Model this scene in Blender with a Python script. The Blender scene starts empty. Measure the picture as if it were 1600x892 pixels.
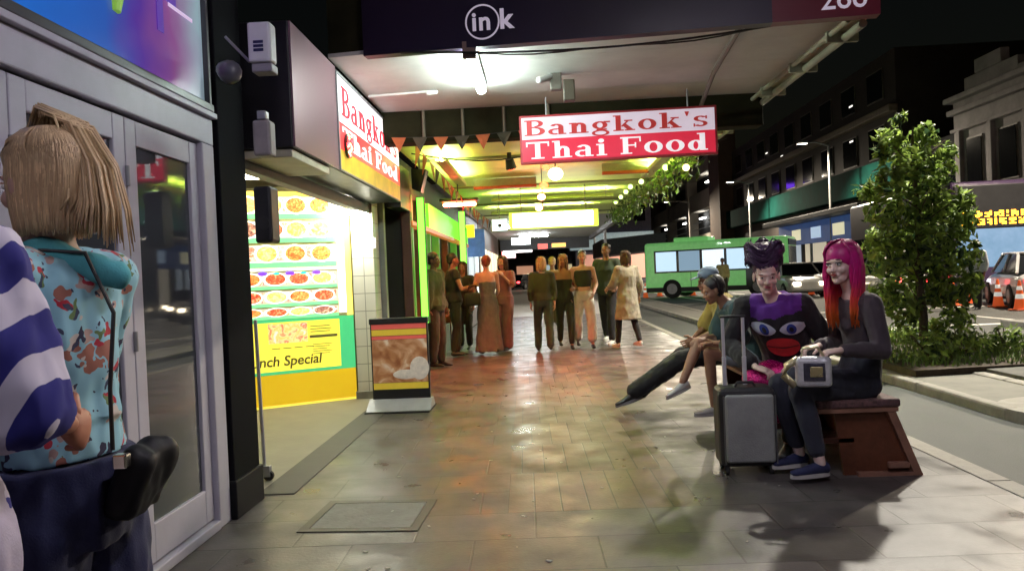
import bpy, bmesh, math, random
from mathutils import Vector, Matrix, Euler, noise
from mathutils.bvhtree import BVHTree
R = math.radians
random.seed(7)
sc = bpy.context.scene
C = sc.collection
EYE = 1.32
FPX = 1150.0
# ------------------------------------------------------------------ camera
cd = bpy.data.cameras.new("camera"); cam = bpy.data.objects.new("camera", cd); C.objects.link(cam)
cd.sensor_width = 36; cd.lens = FPX/1600*36; cd.clip_start = .05; cd.clip_end = 600
CR = Matrix.Rotation(R(2.24), 4, 'Z') @ Matrix.Rotation(R(90-.7), 4, 'X') @ Matrix.Rotation(R(-2.5), 4, 'Z')
cam.matrix_world = Matrix.Translation((0, 0, EYE)) @ CR
sc.camera = cam
# ------------------------------------------------------------------ night sky (all real light comes from the lamps of the street)
w = bpy.data.worlds.new("World"); sc.world = w; w.use_nodes = True
nt = w.node_tree
sky = nt.nodes.new("ShaderNodeTexSky"); sky.sky_type = 'NISHITA'; sky.sun_disc = False
sky.sun_elevation = R(1.0); sky.sun_rotation = R(200)
bg = nt.nodes["Background"]; nt.links.new(sky.outputs[0], bg.inputs[0]); bg.inputs[1].default_value = 0.002
sc.view_settings.view_transform = 'Standard'; sc.view_settings.look = 'None'
sc.view_settings.exposure = 0.68; sc.view_settings.gamma = 1
sc.render.engine = 'CYCLES'
sc.cycles.use_denoising = True
sc.cycles.max_bounces = 6; sc.cycles.diffuse_bounces = 4; sc.cycles.glossy_bounces = 3; sc.cycles.transmission_bounces = 4
sc.cycles.transparent_max_bounces = 8
sc.cycles.sample_clamp_indirect = 4.0
sc.cycles.caustics_reflective = False; sc.cycles.caustics_refractive = False

def at(px, py, Y):
    """world point on the vertical plane at depth Y seen at photo pixel (px, py)"""
    d = CR.to_3x3() @ Vector(((px-800)/FPX, -(py-446)/FPX, -1))
    t = Y/d.y
    return Vector((d.x*t, Y, EYE+d.z*t))
def ground(px, py, z=0):
    d = CR.to_3x3() @ Vector(((px-800)/FPX, -(py-446)/FPX, -1))
    t = (z-EYE)/d.z
    return Vector((d.x*t, d.y*t, z))
def frame(o, x, y, z):
    return Matrix([[x[0],y[0],z[0],o[0]],[x[1],y[1],z[1],o[1]],[x[2],y[2],z[2],o[2]],[0,0,0,1]])
# ------------------------------------------------------------------ materials
MATS = {}
def mat(name, col, rough=.6, metal=0.0, emit=0, ecol=None, var=.18, vs=6.0, bump=0.0, bs=40.0, spec=.5, alpha=None, trans=0, coat=0, sheen=0):
    if name in MATS: return MATS[name]
    m = bpy.data.materials.new(name); m.use_nodes = True; MATS[name] = m
    t = m.node_tree; b = t.nodes["Principled BSDF"]
    b.inputs["Roughness"].default_value = rough; b.inputs["Metallic"].default_value = metal
    b.inputs["Specular IOR Level"].default_value = spec
    c4 = (*col, 1)
    if coat: b.inputs["Coat Weight"].default_value = coat
    if sheen: b.inputs["Sheen Weight"].default_value = sheen
    tc = t.nodes.new("ShaderNodeTexCoord")
    if var > 0:
        n = t.nodes.new("ShaderNodeTexNoise"); n.inputs["Scale"].default_value = vs; n.inputs["Detail"].default_value = 6
        n.inputs["Roughness"].default_value = .65
        t.links.new(tc.outputs["Object"], n.inputs["Vector"])
        r = t.nodes.new("ShaderNodeValToRGB"); r.color_ramp.elements[0].position = .3; r.color_ramp.elements[1].position = .7
        r.color_ramp.elements[0].color = (*[max(0, x*(1-var)) for x in col], 1)
        r.color_ramp.elements[1].color = (*[min(1, x*(1+var)) for x in col], 1)
        t.links.new(n.outputs[0], r.inputs[0]); t.links.new(r.outputs[0], b.inputs["Base Color"])
        mr = t.nodes.new("ShaderNodeMapRange"); mr.inputs[3].default_value = max(.02, rough-.1); mr.inputs[4].default_value = min(1, rough+.12)
        t.links.new(n.outputs[0], mr.inputs[0]); t.links.new(mr.outputs[0], b.inputs["Roughness"])
    else:
        b.inputs["Base Color"].default_value = c4
    if bump > 0:
        n2 = t.nodes.new("ShaderNodeTexNoise"); n2.inputs["Scale"].default_value = bs; n2.inputs["Detail"].default_value = 5
        t.links.new(tc.outputs["Object"], n2.inputs["Vector"])
        bp = t.nodes.new("ShaderNodeBump"); bp.inputs["Strength"].default_value = bump; bp.inputs["Distance"].default_value = .01
        t.links.new(n2.outputs[0], bp.inputs["Height"]); t.links.new(bp.outputs[0], b.inputs["Normal"])
    if emit:
        b.inputs["Emission Color"].default_value = (*(ecol or col), 1); b.inputs["Emission Strength"].default_value = emit
    if trans: b.inputs["Transmission Weight"].default_value = trans; b.inputs["IOR"].default_value = 1.45
    if alpha is not None: b.inputs["Alpha"].default_value = alpha
    return m
def glow(name, col, s):
    return mat(name, col, .5, emit=s, var=0)
# ------------------------------------------------------------------ mesh builder
class MB:
    def __init__(s): s.v = []; s.f = []; s.m = []; s.mi = 0
    def add(s, vs, fs):
        o = len(s.v); s.v += [Vector(v) for v in vs]
        for f in fs: s.f.append([i+o for i in f]); s.m.append(s.mi)
        return s
    def mat(s, i): s.mi = i; return s
    def box(s, a, b, M=None):
        x0, y0, z0 = a; x1, y1, z1 = b
        vs = [(x0,y0,z0),(x1,y0,z0),(x1,y1,z0),(x0,y1,z0),(x0,y0,z1),(x1,y0,z1),(x1,y1,z1),(x0,y1,z1)]
        if M: vs = [M @ Vector(v) for v in vs]
        return s.add(vs, [(0,3,2,1),(4,5,6,7),(0,1,5,4),(1,2,6,5),(2,3,7,6),(3,0,4,7)])
    def bbox(s, a, b, bev=.01, M=None, seg=2):
        bm = bmesh.new(); bmesh.ops.create_cube(bm, size=1)
        for v in bm.verts: v.co = Vector([(a[i]+b[i])/2 + v.co[i]*(b[i]-a[i]) for i in range(3)])
        bmesh.ops.bevel(bm, geom=bm.edges[:], offset=bev, segments=seg, affect='EDGES', profile=.5)
        vs = [M @ v.co if M else v.co.copy() for v in bm.verts]; bm.verts.index_update()
        fs = [[v.index for v in f.verts] for f in bm.faces]; bm.free()
        return s.add(vs, fs)
    def quad(s, a, b, c, d): return s.add([a, b, c, d], [(0,1,2,3)])
    def prism(s, pts, d, M=None):
        """pts: 3-D polygon, d: extrusion vector"""
        n = len(pts); d = Vector(d); vs = [Vector(p) for p in pts]; vs += [v+d for v in vs]
        if M: vs = [M @ v for v in vs]
        return s.add(vs, [list(range(n))[::-1], list(range(n, 2*n))] + [(i, (i+1) % n, n+(i+1) % n, n+i) for i in range(n)])
    def loft(s, secs, n=14, cap=True):
        """secs: (centre, a, b, udir, ndir) rings; a along u, b along n x u"""
        o = len(s.v)
        for (c, a, b, u, nn) in secs:
            c = Vector(c); u = Vector(u).normalized(); nn = Vector(nn).normalized(); v = nn.cross(u).normalized(); u = v.cross(nn).normalized()
            for k in range(n):
                t = 2*math.pi*k/n; s.v.append(c + u*a*math.cos(t) + v*b*math.sin(t))
        m = len(secs)
        for i in range(m-1):
            for k in range(n):
                s.f.append([o+i*n+k, o+i*n+(k+1) % n, o+(i+1)*n+(k+1) % n, o+(i+1)*n+k]); s.m.append(s.mi)
        if cap:
            s.f.append([o+k for k in range(n)][::-1]); s.m.append(s.mi)
            s.f.append([o+(m-1)*n+k for k in range(n)]); s.m.append(s.mi)
        return s
    def cap(s, p0, p1, r0, r1=None, n=12, u=None, fl=1.0, rings=3):
        """tapered capsule; fl flattens the direction across u"""
        p0 = Vector(p0); p1 = Vector(p1); r1 = r0 if r1 is None else r1
        d = (p1-p0); L = d.length; d = d.normalized() if L > 1e-6 else Vector((0,0,1))
        if u is None: u = Vector((1,0,0)) if abs(d.x) < .8 else Vector((0,1,0))
        secs = []
        for i in range(rings):
            a = math.pi/2*(1-(i+.35)/rings)
            secs.append((p0-d*r0*math.sin(a), r0*math.cos(a), r0*math.cos(a)*fl, u, d))
        secs.append((p0, r0, r0*fl, u, d)); secs.append((p1, r1, r1*fl, u, d))
        for i in range(rings-1, -1, -1):
            a = math.pi/2*(1-(i+.35)/rings)
            secs.append((p1+d*r1*math.sin(a), r1*math.cos(a), r1*math.cos(a)*fl, u, d))
        return s.loft(secs, n)
    def cyl(s, p0, p1, r0, r1=None, n=16, u=None):
        p0 = Vector(p0); p1 = Vector(p1); r1 = r0 if r1 is None else r1; d = (p1-p0).normalized()
        if u is None: u = Vector((1,0,0)) if abs(d.x) < .8 else Vector((0,1,0))
        return s.loft([(p0, r0, r0, u, d), (p1, r1, r1, u, d)], n)
    def tube(s, pts, r, n=8):
        pts = [Vector(p) for p in pts]; secs = []
        for i, p in enumerate(pts):
            d = (pts[min(i+1, len(pts)-1)]-pts[max(i-1, 0)]).normalized()
            u = Vector((0,0,1)) if abs(d.z) < .9 else Vector((1,0,0))
            rr = r[i] if isinstance(r, (list, tuple)) else r
            secs.append((p, rr, rr, d.cross(u), d))
        return s.loft(secs, n)
    def ell(s, c, r, M=None, nu=14, nv=9):
        c = Vector(c); vs = []; fs = []
        for j in range(1, nv):
            a = math.pi*j/nv
            for k in range(nu):
                t = 2*math.pi*k/nu
                vs.append(Vector((r[0]*math.sin(a)*math.cos(t), r[1]*math.sin(a)*math.sin(t), r[2]*math.cos(a))))
        vs += [Vector((0,0,r[2])), Vector((0,0,-r[2]))]
        if M: vs = [M.to_3x3() @ v for v in vs]
        vs = [v+c for v in vs]
        for j in range(nv-2):
            for k in range(nu): fs.append((j*nu+k, (j+1)*nu+k, (j+1)*nu+(k+1) % nu, j*nu+(k+1) % nu))
        T = (nv-1)*nu
        for k in range(nu): fs.append((T, k, (k+1) % nu)); fs.append((T+1, (nv-2)*nu+(k+1) % nu, (nv-2)*nu+k))
        return s.add(vs, fs)
    def disc(s, c, r, n=(0,-1,0), th=.004, seg=20, u=(1,0,0), ry=None):
        c = Vector(c); n = Vector(n).normalized()
        return s.loft([(c, r, ry or r, u, n), (c+n*th, r, ry or r, u, n)], seg)
    def mesh(s, name, mats, M=None):
        me = bpy.data.meshes.new(name); vs = s.v
        if M: vs = [M @ v for v in vs]
        me.from_pydata([tuple(v) for v in vs], [], s.f)
        for m in mats: me.materials.append(m)
        me.polygons.foreach_set("material_index", s.m)
        me.update(); return me
    def build(s, name, mats, parent=None, origin=None, smooth=False, M=None, fixn=True):
        if not isinstance(mats, (list, tuple)): mats = [mats]
        W = WM[parent.name] if parent else Matrix.Translation(origin or (0,0,0))
        me = s.mesh(name, mats, (W.inverted() @ M) if M else W.inverted())
        if fixn:
            bm = bmesh.new(); bm.from_mesh(me); bmesh.ops.recalc_face_normals(bm, faces=bm.faces[:]); bm.to_mesh(me); bm.free()
        if smooth: me.polygons.foreach_set("use_smooth", [True]*len(me.polygons))
        o = bpy.data.objects.new(name, me); C.objects.link(o)
        if parent: o.parent = parent; WM[o.name] = W
        else: o.matrix_world = W; WM[o.name] = W
        return o
WM = {}
def tag(o, label=None, cat=None, group=None, kind=None):
    if label: o['label'] = label
    if cat: o['category'] = cat
    if group: o['group'] = group
    if kind: o['kind'] = kind
    return o
def thing(name, label, cat, loc=(0,0,0), rz=0, group=None):
    o = bpy.data.objects.new(name, None); C.objects.link(o); o.empty_display_size = .1
    M = Matrix.Translation(loc) @ Matrix.Rotation(rz, 4, 'Z'); o.matrix_world = M; WM[o.name] = M
    return tag(o, label, cat, group)
def dup(root, loc, rz, label=None):
    r = root.copy(); C.objects.link(r); r.matrix_world = Matrix.Translation(loc) @ Matrix.Rotation(rz, 4, 'Z')
    if label: r['label'] = label
    for ch in list(root.children):
        c = ch.copy(); C.objects.link(c); c.parent = r
        for g in list(ch.children):
            d = g.copy(); C.objects.link(d); d.parent = c
    return r
def light(name, kind, loc, energy, col, size=.2, sy=None, target=None, spot=None):
    l = bpy.data.lights.new(name, kind); l.energy = energy; l.color = col
    if kind == 'AREA':
        l.size = size
        if sy: l.shape = 'RECTANGLE'; l.size_y = sy
    elif kind == 'SPOT': l.spot_size = R(spot or 120); l.spot_blend = .6; l.shadow_soft_size = size
    else: l.shadow_soft_size = size
    o = bpy.data.objects.new(name, l); C.objects.link(o); o.location = loc
    if target is not None: o.rotation_euler = (Vector(target)-Vector(loc)).to_track_quat('-Z', 'Y').to_euler()
    return o
def text_mb(body, size, extr, M, offset=0.0, spacing=1.0, shear=0.0, align='LEFT'):
    """text as raised mesh; local x right, y up, z out of the face, placed by M"""
    cu = bpy.data.curves.new("t", 'FONT'); cu.body = body; cu.size = size; cu.extrude = extr; cu.offset = offset; cu.space_character = spacing; cu.shear = shear
    cu.resolution_u = 3; cu.align_x = align
    o = bpy.data.objects.new("t", cu); C.objects.link(o)
    dg = bpy.context.evaluated_depsgraph_get(); me = bpy.data.meshes.new_from_object(o.evaluated_get(dg))
    mb = MB(); mb.add([M @ v.co for v in me.vertices], [list(p.vertices) for p in me.polygons])
    bpy.data.objects.remove(o); bpy.data.curves.remove(cu); bpy.data.meshes.remove(me)
    return mb
def merge(a, b, mi=None):
    o = len(a.v); a.v += b.v
    for f, m in zip(b.f, b.m): a.f.append([i+o for i in f]); a.m.append(m if mi is None else mi)
    return a
# heavy slab-serif lettering drawn as strokes (x right, y up, cap height 1)
def serif_text(s, M, hs=1.0, vs=1.0, th=.004, track=.12):
    mb = MB(); k = [0]
    def poly(pts, x0):
        k[0] += 1; z = .0004*(k[0] % 7)
        mb.prism([((x0+p[0])*hs, p[1]*vs, 0) for p in pts], (0, 0, th+z), M)
    def rect(x0, a, b, c, d): poly([(a,b),(c,b),(c,d),(a,d)], x0)
    def arc(x0, cx, cy, rx, ry, tx, ty, a0=0, a1=360):
        n = max(4, int(abs(a1-a0)/24))
        for i in range(n):
            t0 = R(a0+(a1-a0)*i/n); t1 = R(a0+(a1-a0)*(i+1)/n)
            poly([(cx+rx*math.cos(t0), cy+ry*math.sin(t0)), (cx+rx*math.cos(t1), cy+ry*math.sin(t1)),
                  (cx+(rx-tx)*math.cos(t1), cy+(ry-ty)*math.sin(t1)), (cx+(rx-tx)*math.cos(t0), cy+(ry-ty)*math.sin(t0))], x0)
    X = 0; S = .21; T = .075; H = .68
    for ch in s:
        if ch == ' ': X += .42; continue
        if ch == 'B':
            rect(X,.1,0,.1+S,1); rect(X,0,0,.45,T); rect(X,0,1-T,.45,1); rect(X,.3,.49,.5,.56)
            arc(X,.42,.765,.36,.235,S*.9,T,-90,90); arc(X,.45,.27,.4,.27,S,T,-90,90); wd = .85
        elif ch == 'T':
            rect(X,.36,0,.36+S,1); rect(X,0,1-T*1.2,.93,1); rect(X,.2,0,.73,T); rect(X,0,.72,.06,1); rect(X,.87,.72,.93,1); wd = .93
        elif ch == 'F':
            rect(X,.1,0,.1+S,1); rect(X,0,0,.46,T); rect(X,0,1-T*1.2,.82,1); rect(X,.3,.47,.6,.47+T); rect(X,.76,.7,.82,1); rect(X,.57,.36,.63,.66); wd = .82
        elif ch in 'nh':
            top = 1 if ch == 'h' else H
            rect(X,.1,0,.1+S,top); rect(X,0,0,.42,T*.9); rect(X,0,top-T*.9,.2,top)
            arc(X,.42,H-.22,.27,.22,S*.95,T*1.4,0,180); rect(X,.69-S,0,.69,H-.2); rect(X,.42,0,.79,T*.9); wd = .79
        elif ch == 'k':
            rect(X,.1,0,.1+S,1); rect(X,0,0,.42,T*.9); rect(X,0,1-T*.9,.2,1)
            poly([(.3,.28),(.38,.26),(.66,H-.03),(.56,H-.03)], X); poly([(.36,.36),(.5,.46),(.82,.03),(.58,.03)], X)
            rect(X,.46,0,.88,T*.9); rect(X,.45,H-T,.78,H); wd = .88
        elif ch == 'o':
            arc(X,.37,H/2,.37,H/2+.01,S,T); wd = .74
        elif ch == 'a':
            arc(X,.28,.19,.28,.2,S*.8,T,60,300); rect(X,.42,0,.42+S,.48); arc(X,.34,.46,.29,.23,S*.9,T*1.1,0,150); rect(X,.3,.33,.5,.39); rect(X,.55,0,.74,T*.9); wd = .74
        elif ch == 'g':
            arc(X,.34,.44,.31,.25,S*.9,T); arc(X,.36,-.06,.36,.2,S*.6,T); rect(X,.2,.12,.62,.2); rect(X,.5,.6,.76,H+.01); wd = .76
        elif ch == 's':
            arc(X,.3,H-.175,.27,.18,S*.8,T,30,270); arc(X,.3,.18,.28,.185,S*.8,T,-150,90); rect(X,.5,H-.2,.56,H); rect(X,.02,0,.08,.2); wd = .6
        elif ch == 'i':
            rect(X,.1,0,.1+S,H); rect(X,0,0,.42,T*.9); rect(X,0,H-T*.9,.2,H); arc(X,.2,.87,.12,.12,.12,.12); wd = .42
        elif ch == 'd':
            arc(X,.32,.3,.31,.31,S,T,0,360); rect(X,.48,0,.48+S,1); rect(X,.38,1-T*.9,.56,1); rect(X,.6,0,.79,T*.9); wd = .79
        elif ch == "'":
            poly([(.02,1),(.2,1),(.13,.72),(.08,.72)], X); wd = .22
        X += wd+track
    return mb, X*hs
# ================================================================== surface materials
def paver_mat():
    m = bpy.data.materials.new("pavers"); m.use_nodes = True; t = m.node_tree; b = t.nodes["Principled BSDF"]; L = t.links.new
    tc = t.nodes.new("ShaderNodeTexCoord"); mp = t.nodes.new("ShaderNodeMapping"); L(tc.outputs["Object"], mp.inputs[0])
    mp.inputs["Rotation"].default_value = (0, 0, R(-1.2))
    br = t.nodes.new("ShaderNodeTexBrick"); L(mp.outputs[0], br.inputs[0])
    br.inputs["Scale"].default_value = 1; br.inputs["Brick Width"].default_value = .62; br.inputs["Row Height"].default_value = .41
    br.inputs["Mortar Size"].default_value = .006; br.inputs["Mortar Smooth"].default_value = .3
    br.inputs["Color1"].default_value = (.07,.064,.062,1); br.inputs["Color2"].default_value = (.135,.122,.118,1); br.inputs["Mortar"].default_value = (.035,.032,.03,1)
    br2 = t.nodes.new("ShaderNodeTexBrick"); L(mp.outputs[0], br2.inputs[0])
    br2.inputs["Scale"].default_value = 1; br2.inputs["Brick Width"].default_value = .155; br2.inputs["Row Height"].default_value = .82
    br2.inputs["Mortar Size"].default_value = .0045; br2.inputs["Mortar Smooth"].default_value = .3
    br2.inputs["Color1"].default_value = (.09,.052,.04,1); br2.inputs["Color2"].default_value = (.18,.115,.085,1); br2.inputs["Mortar"].default_value = (.04,.034,.03,1)
    sx = t.nodes.new("ShaderNodeSeparateXYZ"); L(mp.outputs[0], sx.inputs[0])
    def rng(sock, lo, hi):
        a = t.nodes.new("ShaderNodeMath"); a.operation = 'GREATER_THAN'; L(sock, a.inputs[0]); a.inputs[1].default_value = lo
        c = t.nodes.new("ShaderNodeMath"); c.operation = 'LESS_THAN'; L(sock, c.inputs[0]); c.inputs[1].default_value = hi
        d = t.nodes.new("ShaderNodeMath"); d.operation = 'MULTIPLY'; L(a.outputs[0], d.inputs[0]); L(c.outputs[0], d.inputs[1]); return d.outputs[0]
    sel = t.nodes.new("ShaderNodeMath"); sel.operation = 'MULTIPLY'; L(rng(sx.outputs[0], -.155, .93), sel.inputs[0]); L(rng(sx.outputs[1], 4.1, 60), sel.inputs[1])
    mx = t.nodes.new("ShaderNodeMix"); mx.data_type = 'RGBA'; L(sel.outputs[0], mx.inputs[0]); L(br.outputs[0], mx.inputs[6]); L(br2.outputs[0], mx.inputs[7])
    fx = t.nodes.new("ShaderNodeMix"); fx.data_type = 'FLOAT'; L(sel.outputs[0], fx.inputs[0]); L(br.outputs[1], fx.inputs[2]); L(br2.outputs[1], fx.inputs[3])
    n = t.nodes.new("ShaderNodeTexNoise"); n.inputs["Scale"].default_value = 1.7; n.inputs["Detail"].default_value = 8; n.inputs["Roughness"].default_value = .7; L(tc.outputs["Object"], n.inputs[0])
    rp = t.nodes.new("ShaderNodeValToRGB"); rp.color_ramp.elements[0].position = .35; rp.color_ramp.elements[0].color = (.45,.44,.44,1); rp.color_ramp.elements[1].position = .68; rp.color_ramp.elements[1].color = (1.15,1.13,1.1,1); L(n.outputs[0], rp.inputs[0])
    ml = t.nodes.new("ShaderNodeMix"); ml.data_type = 'RGBA'; ml.blend_type = 'MULTIPLY'; ml.inputs[0].default_value = 1; L(mx.outputs[2], ml.inputs[6]); L(rp.outputs[0], ml.inputs[7])
    # chewing-gum spots and fine dirt
    v = t.nodes.new("ShaderNodeTexVoronoi"); v.inputs["Scale"].default_value = 3.2; L(tc.outputs["Object"], v.inputs[0])
    lt = t.nodes.new("ShaderNodeMath"); lt.operation = 'LESS_THAN'; L(v.outputs["Distance"], lt.inputs[0]); lt.inputs[1].default_value = .045
    mg = t.nodes.new("ShaderNodeMix"); mg.data_type = 'RGBA'; L(lt.outputs[0], mg.inputs[0]); L(ml.outputs[2], mg.inputs[6]); mg.inputs[7].default_value = (.07,.065,.06,1)
    L(mg.outputs[2], b.inputs["Base Color"])
    n2 = t.nodes.new("ShaderNodeTexNoise"); n2.inputs["Scale"].default_value = 3.1; n2.inputs["Detail"].default_value = 6; L(tc.outputs["Object"], n2.inputs[0])
    mr = t.nodes.new("ShaderNodeMapRange"); mr.inputs[1].default_value = .3; mr.inputs[2].default_value = .7; mr.inputs[3].default_value = .25; mr.inputs[4].default_value = .55; L(n2.outputs[0], mr.inputs[0]); L(mr.outputs[0], b.inputs["Roughness"])
    n3 = t.nodes.new("ShaderNodeTexNoise"); n3.inputs["Scale"].default_value = 55; n3.inputs["Detail"].default_value = 4; L(tc.outputs["Object"], n3.inputs[0])
    ad = t.nodes.new("ShaderNodeMath"); ad.operation = 'MULTIPLY_ADD'; L(fx.outputs[0], ad.inputs[0]); ad.inputs[1].default_value = -1.2; 
    sc3 = t.nodes.new("ShaderNodeMath"); sc3.operation = 'MULTIPLY'; L(n3.outputs[0], sc3.inputs[0]); sc3.inputs[1].default_value = .35; L(sc3.outputs[0], ad.inputs[2])
    bp = t.nodes.new("ShaderNodeBump"); bp.inputs["Strength"].default_value = .55; bp.inputs["Distance"].default_value = .006; L(ad.outputs[0], bp.inputs["Height"]); L(bp.outputs[0], b.inputs["Normal"])
    return m
PAVER = paver_mat()
ASPH = mat('asphalt', (.055,.058,.055), .75, var=.35, vs=2.2, bump=.5, bs=160)
ASPH2 = mat('cycle_lane_asphalt', (.042,.05,.046), .7, var=.3, vs=3, bump=.4, bs=150)
CONC = mat('kerb_concrete', (.27,.255,.22), .7, var=.3, vs=5, bump=.3, bs=60)
CONC2 = mat('island_concrete', (.17,.165,.15), .8, var=.35, vs=4, bump=.4, bs=60)
PAINT = mat('road_paint', (.72,.7,.64), .6, var=.15, vs=8)
SOIL = mat('soil', (.05,.035,.022), .95, var=.5, vs=9, bump=.8, bs=30)
WHITE = mat('white_paint', (.72,.71,.7), .5, var=.08, vs=5, bump=.06, bs=20)
BLACKP = mat('black_paint', (.012,.011,.014), .4, var=.3, vs=6)
BLACK = mat('black_plastic', (.014,.014,.016), .45, var=.2)
STEEL = mat('brushed_steel', (.5,.47,.47), .33, metal=.85, var=.12, vs=3)
DARK = mat('dark_void', (.01,.01,.012), .6, var=0)
GLASS = mat('window_glass', (.015,.018,.02), .05, spec=.7, var=0)
GREYM = mat('grey_metal', (.32,.32,.33), .45, metal=.4, var=.15)
RUBBER = mat('rubber', (.02,.02,.02), .8, var=.2)
BROWN = mat('brown_wood', (.12,.045,.02), .5, var=.45, vs=9, bump=.2, bs=30)
SOFFIT = mat('soffit_board', (.66,.67,.64), .65, var=.14, vs=1.6, bump=.15, bs=8)
BEAM = mat('olive_beam', (.022,.021,.01), .9, var=.3, vs=4, spec=.1)
# ================================================================== ground
def sheet(name, x0, x1, y0, y1, z, m, th=0.3, nx=1):
    mb = MB(); mb.box((x0, y0, z-th), (x1, y1, z)); o = mb.build(name, m); return tag(o, kind='structure')
sheet('ground', -80, 120, -30, 260, -.14, mat('ground_asphalt', (.045,.045,.045), .85, var=.3, vs=.5), .2)
sheet('footpath', -1.86, 2.56, -4, 24, 0, PAVER)
tag(MB().box((-9, 24, -.3), (2.56, 70, .0)).build('far_footpath', mat('pale_pavers', (.34,.33,.3), .4, var=.15, vs=1, bump=.2, bs=9)), kind='structure')
tag(MB().box((-4.6, 4.6, -.3), (-1.86, 8.6, .004)).build('shop_entry_floor', mat('entry_concrete', (.27,.25,.2), .5, var=.18, vs=3, bump=.15, bs=30)), kind='structure')
tag(MB().box((-1.86, 4.6, .001), (-1.62, 8.6, .006)).build('threshold_strip', mat('dark_strip', (.07,.065,.06), .6, var=.3, vs=5)), kind='structure')
k = MB()
y = -4
while y < 45:
    k.bbox((2.56, y, -.3), (2.7, y+1.19, .006), .006); y += 1.2
tag(k.build('kerb', CONC), kind='structure')
sheet('cycle_lane', 2.7, 3.87, -4, 70, -.07, ASPH2)
sheet('road', 4.9, 17, -6, 120, -.1, ASPH)
sheet('opposite_footpath', 17, 20, -6, 120, .02, CONC2)
# traffic island: kerb stones and concrete deck
k = MB(); y = 6.3
k.cap((4.35, 6.2, -.28), (4.35, 6.2, -.12), .5, .5, n=20)
tag(MB().cyl((4.38, 6.35, -.3), (4.38, 6.35, .026), .52, .5, 28).build('island_nose', CONC, smooth=False), kind='structure')
k = MB(); y = 6.35
while y < 60:
    k.bbox((3.87, y, -.3), (4.0, y+1.49, .03), .025); k.bbox((4.76, y, -.3), (4.92, y+1.49, .03), .025); y += 1.5
tag(k.build('island_kerb', CONC), kind='structure')
sheet('island_deck', 3.995, 4.765, 6.35, 62, .012, mat('island_deck_pale', (.17,.165,.14), .75, var=.25, vs=3))
# widened planted bed
tag(MB().prism([(4.93,7.6,-.3),(5.6,8.2,-.3),(6.6,8.5,-.3),(6.9,9.2,-.3),(6.9,12.6,-.3),(6.2,13.2,-.3),(4.93,13.6,-.3)], (0,0,.36)).build('bed_kerb', mat('bed_kerb_dark', (.1,.1,.09), .85, var=.4, vs=3)), kind='structure')
tag(MB().prism([(4.1,8.3,-.2),(5.5,8.5,-.2),(6.4,8.75,-.2),(6.65,9.3,-.2),(6.65,12.4,-.2),(6.1,12.9,-.2),(4.1,13.2,-.2)], (0,0,.285)).build('garden_bed', SOIL), kind='structure')
# painted markings
tag(MB().box((2.72+.01, -4, -.0699), (2.80, 60, -.066)).build('edge_line', mat('worn_paint', (.3,.3,.27), .7, var=.4, vs=6)), kind='structure')
lm = MB(); y = 2
while y < 90:
    lm.box((10.2, y, -.1), (10.32, y+3, -.096)); y += 7
lm.box((7.05, 14, -.1), (7.17, 60, -.096)); lm.box((6.0, 15.5, -.1), (16.5, 15.75, -.096))
lm.box((6.4, 21.3, -.1), (16.8, 21.5, -.096))
tag(lm.build('road_markings', PAINT), kind='structure')
# litter flecks trodden on the pavement
lit = MB()
for i in range(70):
    x = random.uniform(-1.4, 2.4); y = random.uniform(2.6, 9); a = random.uniform(0, 3.1); s_ = random.uniform(.004, .014)
    M = Matrix.Translation((x, y, .002)) @ Matrix.Rotation(a, 4, 'Z')
    lit.prism([(-s_, -s_*.5, 0), (s_, -s_*.4, 0), (s_*1.2, s_*.5, 0), (-s_*.6, s_*.6, 0)], (0, 0, .003), M)
tag(lit.build('litter', mat('paper_flecks', (.6,.58,.5), .8, var=.2)), 'pale paper flecks and gum scattered over the paving slabs', 'litter', kind='stuff')
# manhole cover
t = thing('manhole_cover', 'square concrete-filled access cover with dark frame set in the paving', 'access cover', (-1.02, 4.13, 0), R(-3))
W = WM[t.name]
b_ = MB()
for a, b in (((-.33,-.27,0),(.33,-.22,.006)), ((-.33,.22,0),(.33,.27,.006)), ((-.33,-.22,0),(-.28,.22,.006)), ((.28,-.22,0),(.33,.22,.006))): b_.box(a, b, W)
b_.build('frame', mat('cover_frame', (.05,.045,.035), .5, metal=.3, var=.3, vs=12), t)
MB().box((-.275,-.215,0), (.275,.215,.005), W).build('lid', mat('cover_concrete', (.24,.235,.2), .6, var=.25, vs=7, bump=.4, bs=50), t)
# ================================================================== verandahs
t = thing('near_verandah', 'white-lined verandah roof overhead in front of the dark sign fascia', 'verandah', (-1.9, -3, 3.62))
pv = mat('pink_white_soffit', (.55,.5,.48), .6, var=.1, vs=1.5)
MB().box((-1.95,-3,3.62), (2.25,5.45,3.72)).build('soffit', pv, t)
MB().box((2.25,-3,3.5), (2.4,5.45,3.95)).build('fascia', BLACKP, t)
t = thing('verandah', 'white-lined verandah roof between the dark sign fascia and the olive beam', 'verandah', (-1.8, 5.5, 3.05))
sb = MB()
for i in range(4):      # soffit boards running across, with fine joints
    ya = 5.6+i*.475; yb = 5.08+i*.605; sb.prism([(-1.55,ya,3.05),(2.26,yb,3.05),(2.26,yb+.6,3.05),(-1.55,ya+.47,3.05)], (0,0,.03))
sb.build('soffit', SOFFIT, t)
MB().prism([(-1.55,5.62,3.081),(2.26,5.12,3.081),(2.26,7.5,3.081),(-1.55,7.5,3.081)],(0,0,.42)).build('roof', BEAM, t)
g = MB()
g.bbox((2.262, 5.1, 3.0), (2.36, 13.5, 3.16), .02); g.build('gutter', mat('old_cream_paint', (.5,.47,.32), .5, var=.3, vs=5), t)
g = MB(); g.cyl((2.3, 5.2, 2.96), (2.3, 13.4, 2.94), .03); g.cyl((2.2,5.2,2.99),(2.2,7.5,2.99),.02)
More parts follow.
